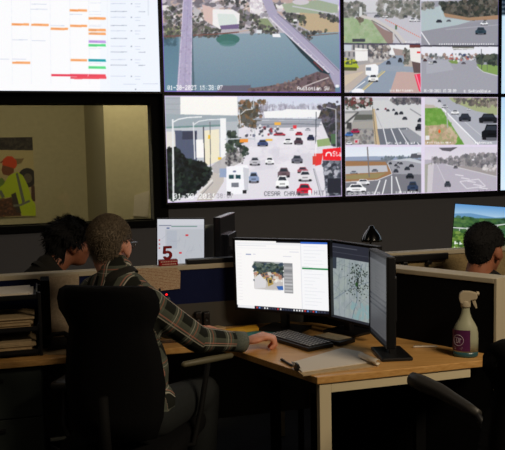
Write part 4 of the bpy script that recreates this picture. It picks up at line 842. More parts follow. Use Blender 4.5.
# papers, folder, pens on the desk
def flat(name, pix, m, z, th, label, cat='paper', bend=0, group=None):
    pts = [onz(x, y, DT) for x, y in pix]
    c = sum(pts, V((0, 0, 0)))/len(pts)
    bm = BM(); prism(bm, [V((p.x, p.y, DT+z)) for p in pts], (0, 0, th))
    o = obj(name, bm, m, loc=V((c.x, c.y, DT+z))); tag(o, label, cat, group); return o
flat('paper_sheet', [(262, 339), (283, 331.5), (300, 334), (276, 343)], M['paper'], .0006, .0015, 'white sheet of paper tucked behind the keyboard')
flat('paper_sheet', [(226, 337.5), (250, 331.5), (285, 333.5), (262, 339.5)], M['teal_paper'], .0024, .0012, 'teal sheet of paper lying behind the hands')
flat('folder', [(222, 333.2), (226, 336), (259, 331.5), (256, 328)], M['yellow'], .0045, .012, 'yellow folder lying below the bright monitor', 'folder')
flat('notepad', [(205, 330), (215, 331.5), (226, 329.5), (218, 328)], M['paper2'], .0006, .012, 'small tan notepad against the partition left of the yellow folder', 'notepad')
# notebook with loose papers, the near right of the desk
def lined(): return linedpaper('pad page', (226, 218, 206), (206, 198, 192), 40, 60)
nb = thing('notepad', 'open pad of white paper lying at the desk corner under a rolled page', 'notepad', onz(330, 362, DT))
pts = [onz(x, y, DT) for x, y in ((297, 372), (301.5, 376.2), (378, 366.5), (368, 357.5), (352, 352))]
bm = BM(); prism(bm, [V((p.x, p.y, DT+.0006)) for p in (onz(298, 372.5, DT), onz(303, 376.5, DT), onz(379, 366.8, DT), onz(370, 357, DT), onz(350, 352.5, DT))], (0, 0, .0045)); obj('backing_board', bm, M['paper2'], nb)
bm = BM(); prism(bm, [V((p.x, p.y, DT+.0055)) for p in (onz(292, 364.5, DT), onz(302, 374, DT), onz(374, 363.6, DT), onz(362, 354, DT), onz(342, 350, DT))], (0, 0, .004)); obj('page', bm, lined(), nb)
a, b = onz(360.5, 357.5, DT+.012), onz(378, 364.5, DT+.012)
dd = (b-a).normalized(); sd = V((-dd.y, dd.x, 0))
bm = BM(); rs = []
for k in range(15):
    an = math.radians(-60+k*22); r_ = .011
    rs.append([a+sd*r_*math.sin(an)*-1+Z*r_*math.cos(an)*-1+Z*.009, b+sd*r_*math.sin(an)*-1+Z*r_*math.cos(an)*-1+Z*.009])
for i in range(14):
    q1 = [bm.verts.new(p) for p in (rs[i][0], rs[i][1], rs[i+1][1], rs[i+1][0])]; bm.faces.new(q1)
bmesh.ops.remove_doubles(bm, verts=bm.verts, dist=1e-5)
o = obj('curled_page', bm, M['paper'], nb, True); sm = o.modifiers.new('s', 'SOLIDIFY'); sm.thickness = .0012
# binder clip
c = onz(296.5, 366.5, DT+.01)
t = thing('binder_clip', 'black binder clip gripping the corner of the white pad', 'clip', c-Z*.008)
e = (onz(301, 374, DT)-onz(292, 364.5, DT)).normalized(); n_ = V((-e.y, e.x, 0))
bm = BM(); prism(bm, [c+n_*.012-Z*.008, c-n_*.012-Z*.008, c-n_*.004+Z*.016, c+n_*.002+Z*.016], e*.028, .001); obj('clip_body', bm, M['black_plastic'], t)
bm = BM(); tube(bm, [c+e*.006+Z*.014, c+e*.004+Z*.02-n_*.02, c+e*.022+Z*.02-n_*.02, c+e*.022+Z*.014], .0012, 6); obj('wire_handle', bm, M['chrome'], t)
# pens
def pen(p0, p1, m, label, z=.005):
    a, b = onz(*p0, DT), onz(*p1, DT); a.z = b.z = DT+z; d = (b-a).normalized()
    t = thing('pen', label, 'pen', (a+b)/2-Z*z)
    bm = BM(); tube(bm, [a, a+d*.01, b-d*.012, b], [.0038, .0042, .0042, .001], 10); obj('barrel', bm, m, t, True)
    bm = BM(); tube(bm, [a+d*.004+Z*.0052, a+d*.035+Z*.0052], .0011, 6); obj('pocket_clip', bm, M['chrome'], t)
pen((281, 360.5), (293, 367.5), M['black_plastic'], 'black pen pointing at the binder clip, nearer the hand')
pen((413, 348), (438, 347.5), M['paper'], 'white pen lying on the wood near the spray bottle')
# low black docking tray under the map monitor
a = onz(322, 339, DT); b = onz(345, 344, DT); 
t = thing('document_tray', 'low black tray with a tan paper edge lying below the map monitor', 'tray', (a+b)/2)
ang = math.atan2((b-a).y, (b-a).x); at_ = axes(ang)
bm = BM(); box(bm, (a+b)/2+Z*.01, ((b-a).length+.03, .1, .018), at_, .004); obj('tray', bm, M['black_plastic'], t)
bm = BM(); box(bm, (a+b)/2+Z*.021, ((b-a).length, .08, .003), at_); obj('paper', bm, M['paper2'], t)
# two small black speakers by the partition
for px, lab in ((198.5, 'left'), (206.5, 'right')):
    b = onz(px, 329, DT); 
    t = thing('desk_speaker', 'small upright black speaker by the partition, %s one of two' % lab, 'speaker', b, 'pair of small speakers')
    bm = BM(); box(bm, b+Z*.041, (.03, .035, .08), A2, .004); obj('cabinet', bm, M['black_plastic'], t)
    bm = BM(); lathe(bm, V((0, 0, 0)), [(.011, 0), (.009, .003), (.002, .001)], 16); bmesh.ops.transform(bm, matrix=Matrix.Translation(b+Z*.05+N2*.0176) @ N2.to_track_quat('Z', 'Y').to_matrix().to_4x4(), verts=bm.verts); obj('cone', bm, M['bezel'], t)
# blue handheld radio with a red light
b = onz(164, 318, DT); b = q((onplane(164, 300, q(0, 0, .06), N2)-Q0).dot(D2), DT, .06)
t = thing('two_way_radio', 'blue-grey handheld device with a glowing red light, beyond the man\'s shoulder', 'radio', b)
bm = BM(); box(bm, b+Z*.085, (.055, .032, .168), A2, .008); obj('body', bm, M['jacket'], t)
bm = BM(); tube(bm, [b+Z*.165-D2*.018, b+Z*.21-D2*.018], [.007, .005], 10); obj('antenna', bm, M['black_plastic'], t)
bm = BM(); ell(bm, onplane(166.5, 294.6, b+N2*.018, N2), (.005, .005, .004)); obj('indicator_light', bm, M['red_light'], t, label='glowing red indicator light')

# letter trays with paper at the left end
tb = V((-1.06, 3.155, DT)); tx = -.868
def tq(s, z, d): return q(0, 0, 0)+D2*s+N2*d+Z*z
sr = (aty(38, 300, 3.2)-Q0).dot(D2); sp0 = sr-.36
t = thing('letter_tray', 'black letter tray rack of three tiers at the left end of the desk', 'tray rack', tq((sr+sp0)/2, DT, .14))
for z in (DT+.012, .865-.02, .985-.01):
    bm = BM(); qbox(bm, sp0, sr, z, z+.005, .03, .27); qbox(bm, sp0, sr, z, z+.02, .265, .27); qbox(bm, sr-.006, sr, z, z+.03, .03, .27); obj('tray', bm, M['black_plastic'], t)
for d in (.05, .25):
    for s in (sr+.0, sp0+.01):
        bm = BM(); qbox(bm, s, s+.012, DT, 1.0, d-.012, d+.012, .002); obj('post', bm, M['black_plastic'], t)
bm = BM(); qbox(bm, sr+.013, sr+.05, DT, 1.03, .02, .15, .003); tag(obj('file_binder', bm, M['black_fabric'], loc=tq(sr+.03, DT, .1)), 'black upright binder between the letter trays and the pinned sheet', 'binder')
for z, hh, mm, lab in ((DT+.0175, .045, 'paper2', 'thick stack of tan papers in the bottom letter tray'), (.8505, .05, 'paper2', 'thick stack of tan papers in the middle letter tray'), (.9805, .02, 'paper', 'thin stack of grey-white papers in the top letter tray')):
    bm = BM(); n = int(hh/.006)
    for k in range(n): qbox(bm, sp0+.012+random.uniform(0, .008), sr-.022+random.uniform(-.012, .008), z+k*hh/n, z+(k+1)*hh/n-.0006, .045, .255+random.uniform(-.012, .006))
    tag(obj('paper_stack', bm, M[mm], loc=tq((sr+sp0)/2, z, .15)), lab, 'papers', 'paper stacks in the letter trays')
# loose sheet and telephone in front of the tall pinned sheet
b0 = [onz(x, y, DT) for x, y in ((12, 354.5), (70, 355.2), (68, 346.5), (26, 349.5))]
bm = BM(); prism(bm, [p+Z*.0006 for p in b0], (0, 0, .002)); tag(obj('paper_sheet', bm, M['paper2'], loc=b0[0]), 'loose tan sheet on the left desk edge in front of the telephone', 'paper')
b = onz(60, 348.5, DT)
t = thing('telephone', 'small black desk telephone below the tall pinned sheet', 'telephone', b+Z*.003)
bm = BM(); prism(bm, [b+Z*.0035+D2*-.05+N2*-.03, b+Z*.0035+D2*-.05+N2*.03, b+D2*-.05+N2*.03+Z*.02, b+D2*-.05-N2*.03+Z*.045], D2*.1, .003); obj('body', bm, M['black_plastic'], t)
bm = BM(); tube(bm, [b+Z*.045-D2*.045, b+Z*.062-D2*.03, b+Z*.064+D2*.02, b+Z*.045+D2*.04], [.014, .010, .010, .014], 10); obj('handset', bm, M['black_plastic'], t, True)
bm = BM(); ell(bm, b+Z*.035+D2*.045+N2*.025, (.006, .003, .003)); obj('key', bm, M['chrome'], t)

# spray bottle
sb = onz(465.5, 356, DT); sb.z = DT
t = thing('spray_bottle', 'spray bottle with a purple label and pale trigger head, against the black partition', 'spray bottle', sb)
YB = -.2
def lat(prof, name, m, **k):
    bm = BM(); lathe(bm, sb, prof, 32, 1, .72, YB); return obj(name, bm, m, t, True, **k)
lat([(.044, .001), (.047, .006), (.0475, .022)], 'liquid_base', M['liquid'])
lat([(.0475, .022), (.048, .07), (.047, .095), (.043, .115), (.034, .132), (.024, .150), (.017, .17), (.0145, .19), (.0155, .196)], 'bottle', M['bottle'])
lat([(.0175, .192), (.0185, .196), (.0185, .214), (.016, .218)], 'collar', M['nozzle'])
# trigger head
ca, sa = math.cos(YB), math.sin(YB); XB = V((ca, sa, 0)); YBv = V((-sa, ca, 0))
def bp(x, z, d=0): return sb+XB*x+Z*z+YBv*d
bm = BM(); prism(bm, [bp(x, z-.006, -.011) for x, z in ((-.020, .213), (.014, .213), (.018, .226), (.040, .230), (.044, .240), (.040, .256), (.014, .262), (-.012, .262), (-.024, .252), (-.026, .232))], YBv*.022, .004); obj('spray_head', bm, M['nozzle'], t)
bm = BM(); prism(bm, [bp(x, z, -.006) for x, z in ((.018, .232), (.032, .232), (.040, .206), (.043, .190), (.037, .188), (.028, .204))], YBv*.012, .002); obj('trigger', bm, M['nozzle'], t)
bm = BM(); tube(bm, [bp(.04, .246), bp(.05, .246)], [.009, .007], 12); obj('nozzle', bm, M['nozzle'], t)
# label wraps the front left
def lp(a, z, r=.0484):
    x, y = r*math.cos(a), r*.72*math.sin(a); return sb+V((x*ca-y*sa, x*sa+y*ca, z))
bm = BM(); A0, A1 = math.radians(-185), math.radians(-72); g = [[bm.verts.new(lp(A0+(A1-A0)*i/14, .026+.082*j/4, .0486)) for i in range(15)] for j in range(5)]
for j in range(4):
    for i in range(14): bm.faces.new((g[j][i], g[j][i+1], g[j+1][i+1], g[j+1][i]))
la = obj('label', bm, M['purple'], t, True, label='purple label with a white oval mark')
bm = BM()
def stroke(pts, r=.0011): tube(bm, [lp(math.radians(a), z, .0492) for a, z in pts], r, 6)
stroke([(-128+26*math.cos(k*math.pi/10), .068+.021*math.sin(k*math.pi/10)) for k in range(21)])
stroke([(-146, .078), (-134, .078), (-146, .058), (-134, .058)]); stroke([(-130+6*math.cos(k*math.pi/6), .068+.010*math.sin(k*math.pi/6)) for k in range(13)]); stroke([(-119, .058), (-119, .078), (-112, .074), (-119, .068)])
stroke([(-150, .040), (-106, .040)], .0008); stroke([(-146, .035), (-110, .035)], .0008)
obj('mark', bm, M['label_ink'], la)
M['olive'] = mat('olive plastic', (112, 106, 82), .5)
# ------------------------------------------------------------------ chairs
def chair(name, label, base, head, ht=1.06, bw=.22, scale=1., armz=.68, low=False):
    """office chair on a five-star base; head = heading of the sitter (angle of +Y turned clockwise)"""
    F = V((math.sin(head), math.cos(head), 0)); R = V((F.y, -F.x, 0)); b = V((base[0], base[1], 0)); A = (R, F, Z)
    t = thing(name, label, 'chair', b)
    def w(x, y, z): return b+R*x+F*y+Z*z
    bm = BM(); box(bm, w(0, .02, .455), (.46, .44, .07), A, .03); obj('seat', bm, M['chair_black'], t, True)
    # backrest: curved cushion with shaped sides
    prof = [(.52, .17), (.60, .20), (.72, .215), (.84, .20), (.90, .185), (.93, .178), (.96, .19), (1.0, .212), (1.04, .214), (1.075, .20), (1.09, .17)]
    prof = [(.52+(z-.52)/.57*(ht-.52), x/.215*bw) for z, x in prof]
    bm = BM(); rs = []
    for z, hw in prof:
        k = (z-.52)/(ht-.52); yb = -.215-.05*k+.02*math.sin(k*3.1); ring = []
        for j in range(9): u = j/4-1; ring.append(w(hw*u, yb+.035*u*u+.028*(1-abs(u)**4), z))
        for j in range(9): u = 1-j/4; ring.append(w(hw*u, yb+.035*u*u-.028*(1-abs(u)**4), z))
        rs.append(ring)
    rings(bm, rs); bmesh.ops.remove_doubles(bm, verts=bm.verts, dist=1e-4); obj('backrest', bm, M['chair_black'], t, True)
    bm = BM(); tube(bm, [w(0, -.1, .42), w(0, -.25, .43), w(0, -.285, .5), w(0, -.29, .7)], [.022, .022, .022, .018]); obj('back_support', bm, M['dull_black'], t, True)
    bm = BM(); tube(bm, [w(0, 0, .10), w(0, 0, .28), w(0, 0, .28), w(0, 0, .43)], [.03, .03, .018, .018], 14); obj('gas_column', bm, M['dull_black'], t, True)
    for k in range(5):
        a = k*2*math.pi/5+.3; c, s_ = math.cos(a), math.sin(a)
        bm = BM(); tube(bm, [w(.02*c, .02*s_, .11), w(.16*c, .16*s_, .10), w(.29*c, .29*s_, .075)], [.026, .02, .015]); l = obj('leg', bm, M['black_plastic'], t, True)
        bm = BM(); tube(bm, [w(.29*c-.012*s_, .29*s_+.012*c, .03), w(.29*c+.012*s_, .29*s_-.012*c, .03)], .028, 14); tube(bm, [w(.29*c, .29*s_, .03), w(.29*c, .29*s_, .075)], .008, 8); obj('caster', bm, M['bezel'], l, True)
    return t, w, A
# the man's chair
F1 = math.radians(12)
t, w, A = chair('office_chair', 'black high-backed office chair with the plaid-shirted man sitting in it', (-.475, 2.88), F1, 1.085, .195)
bm = BM(); tube(bm, [w(-.15, -.05, .44), w(-.25, -.05, .45), w(-.28, -.03, .5), w(-.27, -.02, .65)], .014); obj('arm_post', bm, M['black_plastic'], t, True)
bm = BM(); box(bm, w(-.27, .03, .665), (.07, .24, .03), A, .012); obj('armrest', bm, M['grey_plastic'], t, True)
a0, a1 = aty(184, 364.5, 2.87), aty(231, 355.5, 3.0); ad = (a1-a0).normalized(); am = (a0+a1)/2
bm = BM(); tube(bm, [w(.15, -.05, .44), w(.25, -.04, .45), V((am.x-.03, am.y-.03, .55)), am-Z*.012], .011); obj('arm_post', bm, M['dull_black'], t, True)
bm = BM(); tube(bm, [a0-ad*.01, a0, am, a1, a1+ad*.01], [.006, .012, .014, .012, .005], 12); obj('armrest', bm, M['olive'], t, True)
# the empty chair, bottom right
t, w, A = chair('office_chair', 'empty black office chair cut by the right edge, with a grey-tipped armrest', (.81, 2.21), math.radians(-6), 1.035, .235)
p0, p1, p2, p3 = aty(412, 379, 2.47), aty(440, 391, 2.37), aty(468, 408, 2.25), aty(478, 414, 2.2)
bm = BM(); tube(bm, [p0-(p1-p0).normalized()*.012, p0, p0*.6+p1*.4, p1, p2, p3], [.010, .024, .027, .024, .018, .014], 14); obj('armrest', bm, M['grey_plastic'], t, True)
bm = BM(); tube(bm, [p2, aty(478, 416, 2.2), aty(490, 436, 2.17), aty(500, 462, 2.15), w(-.24, -.1, .5), w(-.1, -.05, .43)], [.010, .011, .012, .014, .016, .016], 10); obj('arm_post', bm, M['black_plastic'], t, True)
bm = BM(); tube(bm, [w(.1, -.05, .43), w(.25, -.1, .5), w(.29, -.06, .75)], .014, 10); obj('arm_post', bm, M['black_plastic'], t, True)
bm = BM(); tube(bm, [w(.29, -.1, .77), w(.29, -.04, .775), w(.285, .12, .775), w(.28, .2, .77)], [.015, .025, .026, .012], 14); obj('armrest', bm, M['grey_plastic'], t, True)

# ------------------------------------------------------------------ people
def hand(bm, wr, d, up, right, curl):
    d = V(d).normalized(); u = V(up); u = (u-d*u.dot(d)).normalized(); s = u.cross(d) if right else d.cross(u)
    def g(a, b, c): return V(wr)+d*a+s*b+u*c
    rot = Matrix((d, s, u)).transposed()
    ell(bm, g(.052, -.002, 0), (.052, .042, .017), rot); ell(bm, g(.03, .024, -.006), (.03, .018, .015), rot)
    for b, L, k in ((.031, .072, .96), (.0105, .08, 1.), (-.0105, .074, 1.), (-.031, .058, 1.06)):
        p = g(.045, b*.8, 0); q_ = g(.094-.006*abs(b-.005)/.03, b, .003); caps(bm, p, q_, .012, .0105, 10)
        a = curl*k*.45; r = .0100
        for f, da in ((.46, .9), (.32, 1.0), (.24, .5)):
            dd = d*math.cos(a)-u*math.sin(a); e = q_+dd*(L*f+.006); caps(bm, q_, e, r, r-.001, 10); q_ = e; r -= .0009; a += curl*da
    p = g(.022, .03, -.006); q_ = g(.058, .055, -.014); caps(bm, p, q_, .0135, .0115, 10); e = g(.086, .054, -.024); caps(bm, q_, e, .011, .0098, 10); caps(bm, e, g(.104, .046, -.03), .0095, .008, 10)

def person(label, loc, hd, hh, hpitch, neck, pelvis, th, sh, el, wr, kn, an, shirt, skin, hair, hstyle, vox, curl=(1.0, .9), hdir=None, fat=1., shw=.19, glasses=False, name='person', hs=1.):
    """hd head centre, hh head heading, th torso heading"""
    t = thing(name, label, 'person', loc)
    Fh = V((math.sin(hh), math.cos(hh), 0)); Rh = V((Fh.y, -Fh.x, 0)); Uh = Z
    Fp = Fh*math.cos(hpitch)-Z*math.sin(hpitch); Uh = Rh.cross(Fp)
    HM = Matrix((Rh, Fp, Uh)).transposed()
    def h(x, y, z): return V(hd)+(HM @ V((x, y, z)))*hs
    def he(bm, c, r, rot=None): ell(bm, h(*c), [v*hs for v in r], HM @ rot if rot else HM)
    Ft = V((math.sin(th), math.cos(th), 0)); Rt = V((Ft.y, -Ft.x, 0)); TM = Matrix((Rt, Ft, Z)).transposed()
    sp = V(neck)-V(pelvis)
    chest = V(pelvis)+sp*.66; belly = V(pelvis)+sp*.3
    # body, one skin
    bm = BM()
    he(bm, (0, -.012, .03), (.074, .096, .086)); he(bm, (0, .032, -.025), (.060, .066, .082)); he(bm, (0, .050, -.078), (.040, .042, .030))
    caps(bm, h(0, .088, .012), h(0, .108, -.026), .010*hs, .015*hs, 10); he(bm, (0, .098, -.030), (.019, .014, .010))
    for s in (-1, 1):
        he(bm, (.030*s, .080, .024), (.024, .014, .009)); he(bm, (.040*s, .062, -.022), (.022, .024, .022))
        he(bm, (.077*s, -.006, -.008), (.010, .021, .033), Matrix.Rotation(-.35*s, 3, 'Z')); he(bm, (.074*s, .004, -.036), (.008, .009, .012))
    he(bm, (0, .088, -.052), (.023, .013, .007)); he(bm, (0, .087, -.063), (.020, .013, .007))
    caps(bm, h(0, -.022, -.05), V(neck)+Z*.0, .058*hs, .064)
    ell(bm, chest, (.16*fat, .10*fat, .19), TM); ell(bm, belly, (.145*fat, .11*fat, .17), TM); ell(bm, V(pelvis), (.16, .12, .12), TM)
    caps(bm, sh[0], sh[1], .055, .055)
    for i in (0, 1):
        caps(bm, sh[i], el[i], .045, .036); caps(bm, el[i], wr[i], .036, .025)
        hp = V(pelvis)+Rt*(.09 if i else -.09); caps(bm, hp, kn[i], .078, .052); caps(bm, kn[i], an[i], .05, .036); caps(bm, an[i], V(an[i])+Ft*.15-Z*.045, .036, .028)
        d = (V(wr[i])-V(el[i])).normalized() if not hdir else V(hdir[i])
        hand(bm, V(wr[i]), d, (0, 0, 1), bool(i), curl[i])
    obj('body', fuse(bm, vox, 3), M[skin], t, True)
    # eyes, with lids left to the skin
    for s in (-1, 1):
        bm = BM(); he(bm, (.031*s, .082, .004), (.0115, .0115, .0115)); e = obj('eye', bm, M['eye'], t, True)
        bm = BM(); he(bm, (.031*s, .0905, .004), (.0052, .0036, .0052)); obj('iris', bm, M['iris'], e, True)
    # shirt
    bm = BM()
    ell(bm, chest, (.178*fat, .122*fat, .205), TM); ell(bm, belly, (.165*fat, .135*fat, .19), TM); ell(bm, V(pelvis)+Z*.03, (.178*fat, .142, .11), TM)
    caps(bm, sh[0], sh[1], .068, .068); caps(bm, V(neck)-Z*.03, V(neck)+Z*.012, .082, .070)
    for s in (0, 1): caps(bm, V(neck)-Z*.02, V(sh[s]), .06, .066)
    for i in (0, 1):
        e = V(el[i]); caps(bm, sh[i], e, .064, .054); caps(bm, e, e+(V(wr[i])-e)*.88, .053, .040)
    me = fuse(bm, max(vox, .007), 5)
    if shirt == 'plaid':
        n = len(me.vertices); out = np.zeros((n, 3), np.float32)
        segs = [(1, V(sh[1]), V(el[1]), 0.), (1, V(el[1]), V(wr[1]), (V(el[1])-V(sh[1])).length), (0, V(sh[0]), V(el[0]), 0.), (0, V(el[0]), V(wr[0]), (V(el[0])-V(sh[0])).length)]
        for k, v in enumerate(me.vertices):
            best = None
            for sd, a, b, s0 in segs:
                ab = b-a; tt = max(0, min(1, (v.co-a).dot(ab)/ab.length_squared)); dd = (v.co-(a+ab*tt)).length
                if best is None or dd < best[0]: best = (dd, sd, a, ab, tt, s0)
            dd, sd, a, ab, tt, s0 = best; inner = (v.co-V(neck)).dot(Rt)*(1 if sd else -1)
            if dd < .085 and inner > shw*.72:
                ax = ab.normalized(); pr = v.co-a; pr = pr-ax*pr.dot(ax); e1 = (Z-ax*Z.dot(ax)).normalized(); e2 = ax.cross(e1)
                out[k] = (s0+tt*ab.length, math.atan2(pr.dot(e2), pr.dot(e1))*.058, 0)
            else:
                lp_ = v.co-V(neck); out[k] = (lp_.dot(Z), lp_.dot(Rt)+.05*(1 if lp_.dot(Ft) > 0 else 0), 0)
        at_ = me.attributes.new('weave', 'FLOAT_VECTOR', 'POINT'); at_.data.foreach_set('vector', out.reshape(-1))
    shirt_o = obj('shirt', me, M[shirt], t, True)
    # collar
    bm = BM(); rs = []
    nx = (h(0, -.022, -.05)-V(neck)).normalized(); e1 = (Ft-nx*Ft.dot(nx)).normalized(); e2 = nx.cross(e1)
    for r, z in ((.074, -.03), (.067, -.008), (.064, .006), (.068, .007), (.078, -.018), (.082, -.032)):
        rs.append([V(neck)+nx*(z+.012*(1 if z > .02 else 0)*-math.cos(a)*.8)+(e1*math.cos(a)+e2*math.sin(a))*r for a in [k*2*math.pi/28 for k in range(28)]])
    rings(bm, rs, caps=False)
    co_ = obj('collar', bm, M['dark_shirt'] if shirt == 'plaid' else M[shirt], shirt_o, True)
    for i in (0, 1):
        e, w_ = V(el[i]), V(wr[i]); d = (w_-e).normalized(); c = e+(w_-e)*.86; u = (Z-d*Z.dot(d)).normalized(); s = d.cross(u); rs = []
        for r, z in ((.036, -.03), (.042, -.03), (.0425, .028), (.0395, .030), (.033, .012)): rs.append([c+d*z+(u*math.cos(a)+s*math.sin(a))*r for a in [k*2*math.pi/20 for k in range(20)]])
        bm = BM(); rings(bm, rs, caps=False); cf_ = obj('cuff', bm, M['cuff'] if shirt == 'plaid' else M[shirt], shirt_o, True)
    # trousers and shoes
    bm = BM(); ell(bm, V(pelvis), (.175*fat, .145, .13), TM)
    for i in (0, 1):
        hp = V(pelvis)+Rt*(.09 if i else -.09); caps(bm, hp, kn[i], .095, .07); caps(bm, kn[i], V(an[i])+Z*.02, .07, .055)
    obj('trousers', fuse(bm, .012, 4), M['trousers'], t, True)
    for i in (0, 1):
        bm = BM(); a = V(an[i]); g = V((a.x, a.y, 0)); caps(bm, g-Ft*.045+Z*.042, g+Ft*.06+Z*.042, .041, .041); caps(bm, g+Ft*.06+Z*.04, g+Ft*.17+Z*.034, .04, .032); caps(bm, g-Ft*.03+Z*.05, a, .045, .045)
        obj('shoe', fuse(bm, .01, 3), M['shoe'], t, True)
    # hair: a cap over the scalp plus many locks
    bm = BM(); nseg, nz = 44, 26; grid = []
    grow = {'short': .003, 'crop': .010, 'shaggy': .014}[hstyle]
    low = {'short': -.052, 'crop': -.070, 'shaggy': -.125}[hstyle]
    pts = []
    for j in range(nz+1):
        row = []
        for i in range(nseg):
            a = i*2*math.pi/nseg; cy = -math.cos(a)                     # a=0 is the back of the head
            fr = max(0, (1-math.cos(a))/2)
            side = abs(math.sin(a))
            zl = low*(1-fr)**1.3+.078*fr**2.2
            if .30 < fr < .74: zl = max(zl, (.022 if hstyle != 'shaggy' else -.005)+(.02*(fr-.5) if fr > .5 else 0))
            v_ = j/nz; zt = .119+grow*.8
            z = zl+(zt-zl)*(1-(1-v_)**1.6)
            zz = (z-.03)/(.089+grow*.8); rad = math.sqrt(max(0, 1-zz*zz)) if z > .03 else 1-(.20 if hstyle == 'shaggy' else .36)*min(1, (.03-z)/.10)**1.2
            n_ = .0026*math.sin(3*a+z*30)+.0018*math.sin(7*a-z*70)+random.uniform(-.0012, .0012) if hstyle != 'shaggy' else .010*math.sin(5*a+z*55)+.006*math.sin(11*a-z*90)+random.uniform(-.003, .003)
            rx, ry = .077+grow+n_, .099+grow+n_
            p = (rx*rad*math.sin(a), -.012+ry*rad*cy, z); row.append(bm.verts.new(h(*p))); pts.append((a, p, rad))
        grid.append(row)
    for j in range(nz):
        for i in range(nseg): bm.faces.new((grid[j][i], grid[j][(i+1) % nseg], grid[j+1][(i+1) % nseg], grid[j+1][i]))
    bmesh.ops.remove_doubles(bm, verts=bm.verts, dist=2e-4)
    ho = obj('hair', bm, M[hair], t, True); so = ho.modifiers.new('s', 'SOLIDIFY'); so.thickness = .012; so.offset = -1
    bm = BM(); nl = {'short': 6500, 'crop': 1500, 'shaggy': 2600}[hstyle]
    for k in range(nl):
        a, p, rad = random.choice(pts); p = V(p); tg = V((math.cos(a), math.sin(a), 0)); p = p+tg*random.uniform(-.008, .008)*rad+Z*random.uniform(-.004, .004); nrm = V((p.x/.08, (p.y+.012)/.1, max(-.2, (p.z-.03)/.09))).normalized()
        fl = V((0, -.75, -.5)) if p.z > .05 else V((0, -.25, -1)); fl = fl+V((random.uniform(-.4, .4), random.uniform(-.3, .3), random.uniform(-.2, .2))); fl = (fl-nrm*fl.dot(nrm)*.8).normalized()
        if hstyle == 'shaggy': fl = (fl+V((random.uniform(-.7, .7), random.uniform(-.7, .7), random.uniform(-.4, .6)))).normalized()
        L = random.uniform(.009, .016)*(2.2 if hstyle == 'shaggy' else .9 if hstyle == 'crop' else 1); wd = .0009 if hstyle != 'shaggy' else .003
        sd = fl.cross(nrm).normalized()*wd; o_ = .002 if hstyle != 'shaggy' else .0
        p0 = p+nrm*(-.003); p1 = p+fl*L*.5+nrm*(.0035+o_); p2 = p+fl*L+nrm*(random.uniform(-.002, .005) if hstyle != 'shaggy' else random.uniform(.0, .016))
        a0, a1, b0, b1, c_ = [bm.verts.new(h(*x)) for x in (p0-sd, p0+sd, p1-sd, p1+sd, p2)]
        bm.faces.new((a0, a1, b1, b0)); bm.faces.new((b0, b1, c_))
    obj('locks', bm, M[hair], ho)
    if glasses:
        bm = BM()
        for s in (-1, 1):
            tube(bm, [h(.071*s, .098, .012), h(.079*s, .06, .013), h(.082*s, .0, .012), h(.080*s, -.018, -.002)], .0022*hs, 6)
            tube(bm, [h(.034*s+.03*math.cos(k*math.pi/8), .104-.004*abs(math.cos(k*math.pi/8)), .003+.02*math.sin(k*math.pi/8)) for k in range(17)], .0018*hs, 6)
        tube(bm, [h(-.006, .108, .008), h(.006, .108, .008)], .002, 6)
        obj('glasses', bm, M['chrome'], t, True)
    return t
M['cuff'] = mat('cuff', (100, 108, 100), .9, noise=.2, scale=120)

F = V((math.sin(F1), math.cos(F1), 0)); R = V((F.y, -F.x, 0))
nk = V((-.535, 2.925, 1.085)); pv = V((-.465, 2.87, .56))
hd = aty(110, 246, 2.965)
rs_, ls_ = V((-.40, 2.84, .978)), V((-.645, 3.045, .995))
person('grey-haired man in a plaid shirt and glasses, seen from behind, his hand on the desk', (-.465, 2.87, 0), hd, math.radians(15), .06, nk, pv, math.radians(38),
       (ls_, rs_), (V((-.56, 3.13, .83)), V((-.222, 2.92, .822))), (V((-.275, 3.225, .79)), V((-.045, 3.045, .777))),
       (V((-.44, 3.22, .55)), V((-.22, 3.12, .55))), (V((-.45, 3.18, .09)), V((-.24, 3.05, .09))), 'plaid', 'skin', 'grey_hair', 'short', .0048,
       curl=(.6, 1.15), hdir=((.9, .25, -.05), (.96, .22, .2)), shw=.18, glasses=True)
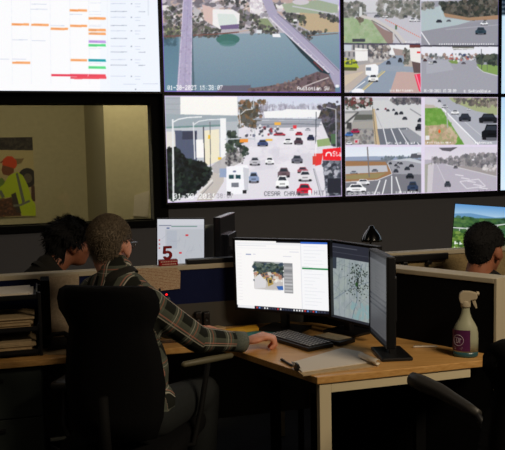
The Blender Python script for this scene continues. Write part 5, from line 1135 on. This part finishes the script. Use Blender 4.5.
# person behind the partition, left
hd2 = aty(70, 244, 3.78); T2 = math.radians(52)
def seated(hd, th, s=1., lean=.06, fwd=.05, drop=.175):
    F = V((math.sin(th), math.cos(th), 0)); R = V((F.y, -F.x, 0))
    nk = V(hd)-F*fwd-Z*drop; pv = V((nk.x, nk.y, 0))-F*lean*2+Z*.54
    sh = (nk-R*.175-Z*.065, nk+R*.175-Z*.065); el = tuple(s_+F*.06-Z*.26+R*(.03 if i else -.03) for i, s_ in enumerate(sh))
    wr = tuple(e+F*.2-R*(.09 if i else -.09)-Z*.05 for i, e in enumerate(el))
    kn = tuple(V((pv.x, pv.y, .53))+F*.42+R*(.1 if i else -.1) for i in (0, 1)); an = tuple(k-F*.03-Z*.44 for k in kn)
    return nk, pv, sh, el, wr, kn, an
nk2, pv2, sh2, el2, wr2, kn2, an2 = seated(hd2, T2, lean=.03, fwd=.12, drop=.12)
person('person with bushy dark hair sitting beyond the partition, below the window', (pv2.x, pv2.y, 0), hd2, math.radians(58), .12, nk2, pv2, T2, sh2, el2, wr2, kn2, an2, 'dark_shirt', 'skin2', 'black_hair', 'shaggy', .008)
hd3 = aty(484.5, 250, 3.5); T3 = math.radians(60)
nk3, pv3, sh3, el3, wr3, kn3, an3 = seated(hd3, T3, lean=-.06, drop=.15)
person('man with short black hair and black collar sitting behind the side partition at right', (pv3.x, pv3.y, 0), hd3, math.radians(46), .12, nk3, pv3, T3, sh3, el3, wr3, kn3, an3, 'black_shirt', 'skin2', 'black_hair', 'crop', .008)
for pvx, tt, lab in ((pv2, T2, 'dark office chair under the person with bushy hair beyond the partition'), (pv3, T3, 'dark office chair under the man in black behind the side partition')):
    chair('office_chair', lab, (pvx.x, pvx.y), tt, .92, .2)
# ------------------------------------------------------------------ light
def lamp(name, loc, sx, sy, power, rgb):
    l = bpy.data.lights.new(name, 'AREA'); l.shape = 'RECTANGLE'; l.size = sx; l.size_y = sy; l.energy = power; l.color = [lin(c) for c in rgb]
    o = bpy.data.objects.new(name, l); C.objects.link(o); o.location = loc; o.rotation_euler = (0, 0, YAW); return o
lamp('ceiling_lamp_near', (2.1, .9, 2.97), 1.2, .6, 84, (255, 234, 204))
lamp('ceiling_lamp_mid', (-1.6, 2.2, 2.97), 1.2, .6, 3, (255, 230, 200))
lamp('office_lamp', wp(u1+.1, top-.03, D1+.2), .8, .2, 46, (255, 234, 190))
lamp('office_lamp_far', wp(u2-.9, top-.03, -1.9), .6, .6, 1.2, (255, 234, 190))
w = bpy.data.worlds.new('world'); sc.world = w; w.use_nodes = True
w.node_tree.nodes['Background'].inputs[0].default_value = (.01, .01, .012, 1); w.node_tree.nodes['Background'].inputs[1].default_value = .1
vs = sc.view_settings; vs.view_transform = 'Standard'; vs.look = 'None'; vs.gamma = 1; vs.exposure = 0; vs.use_curve_mapping = False
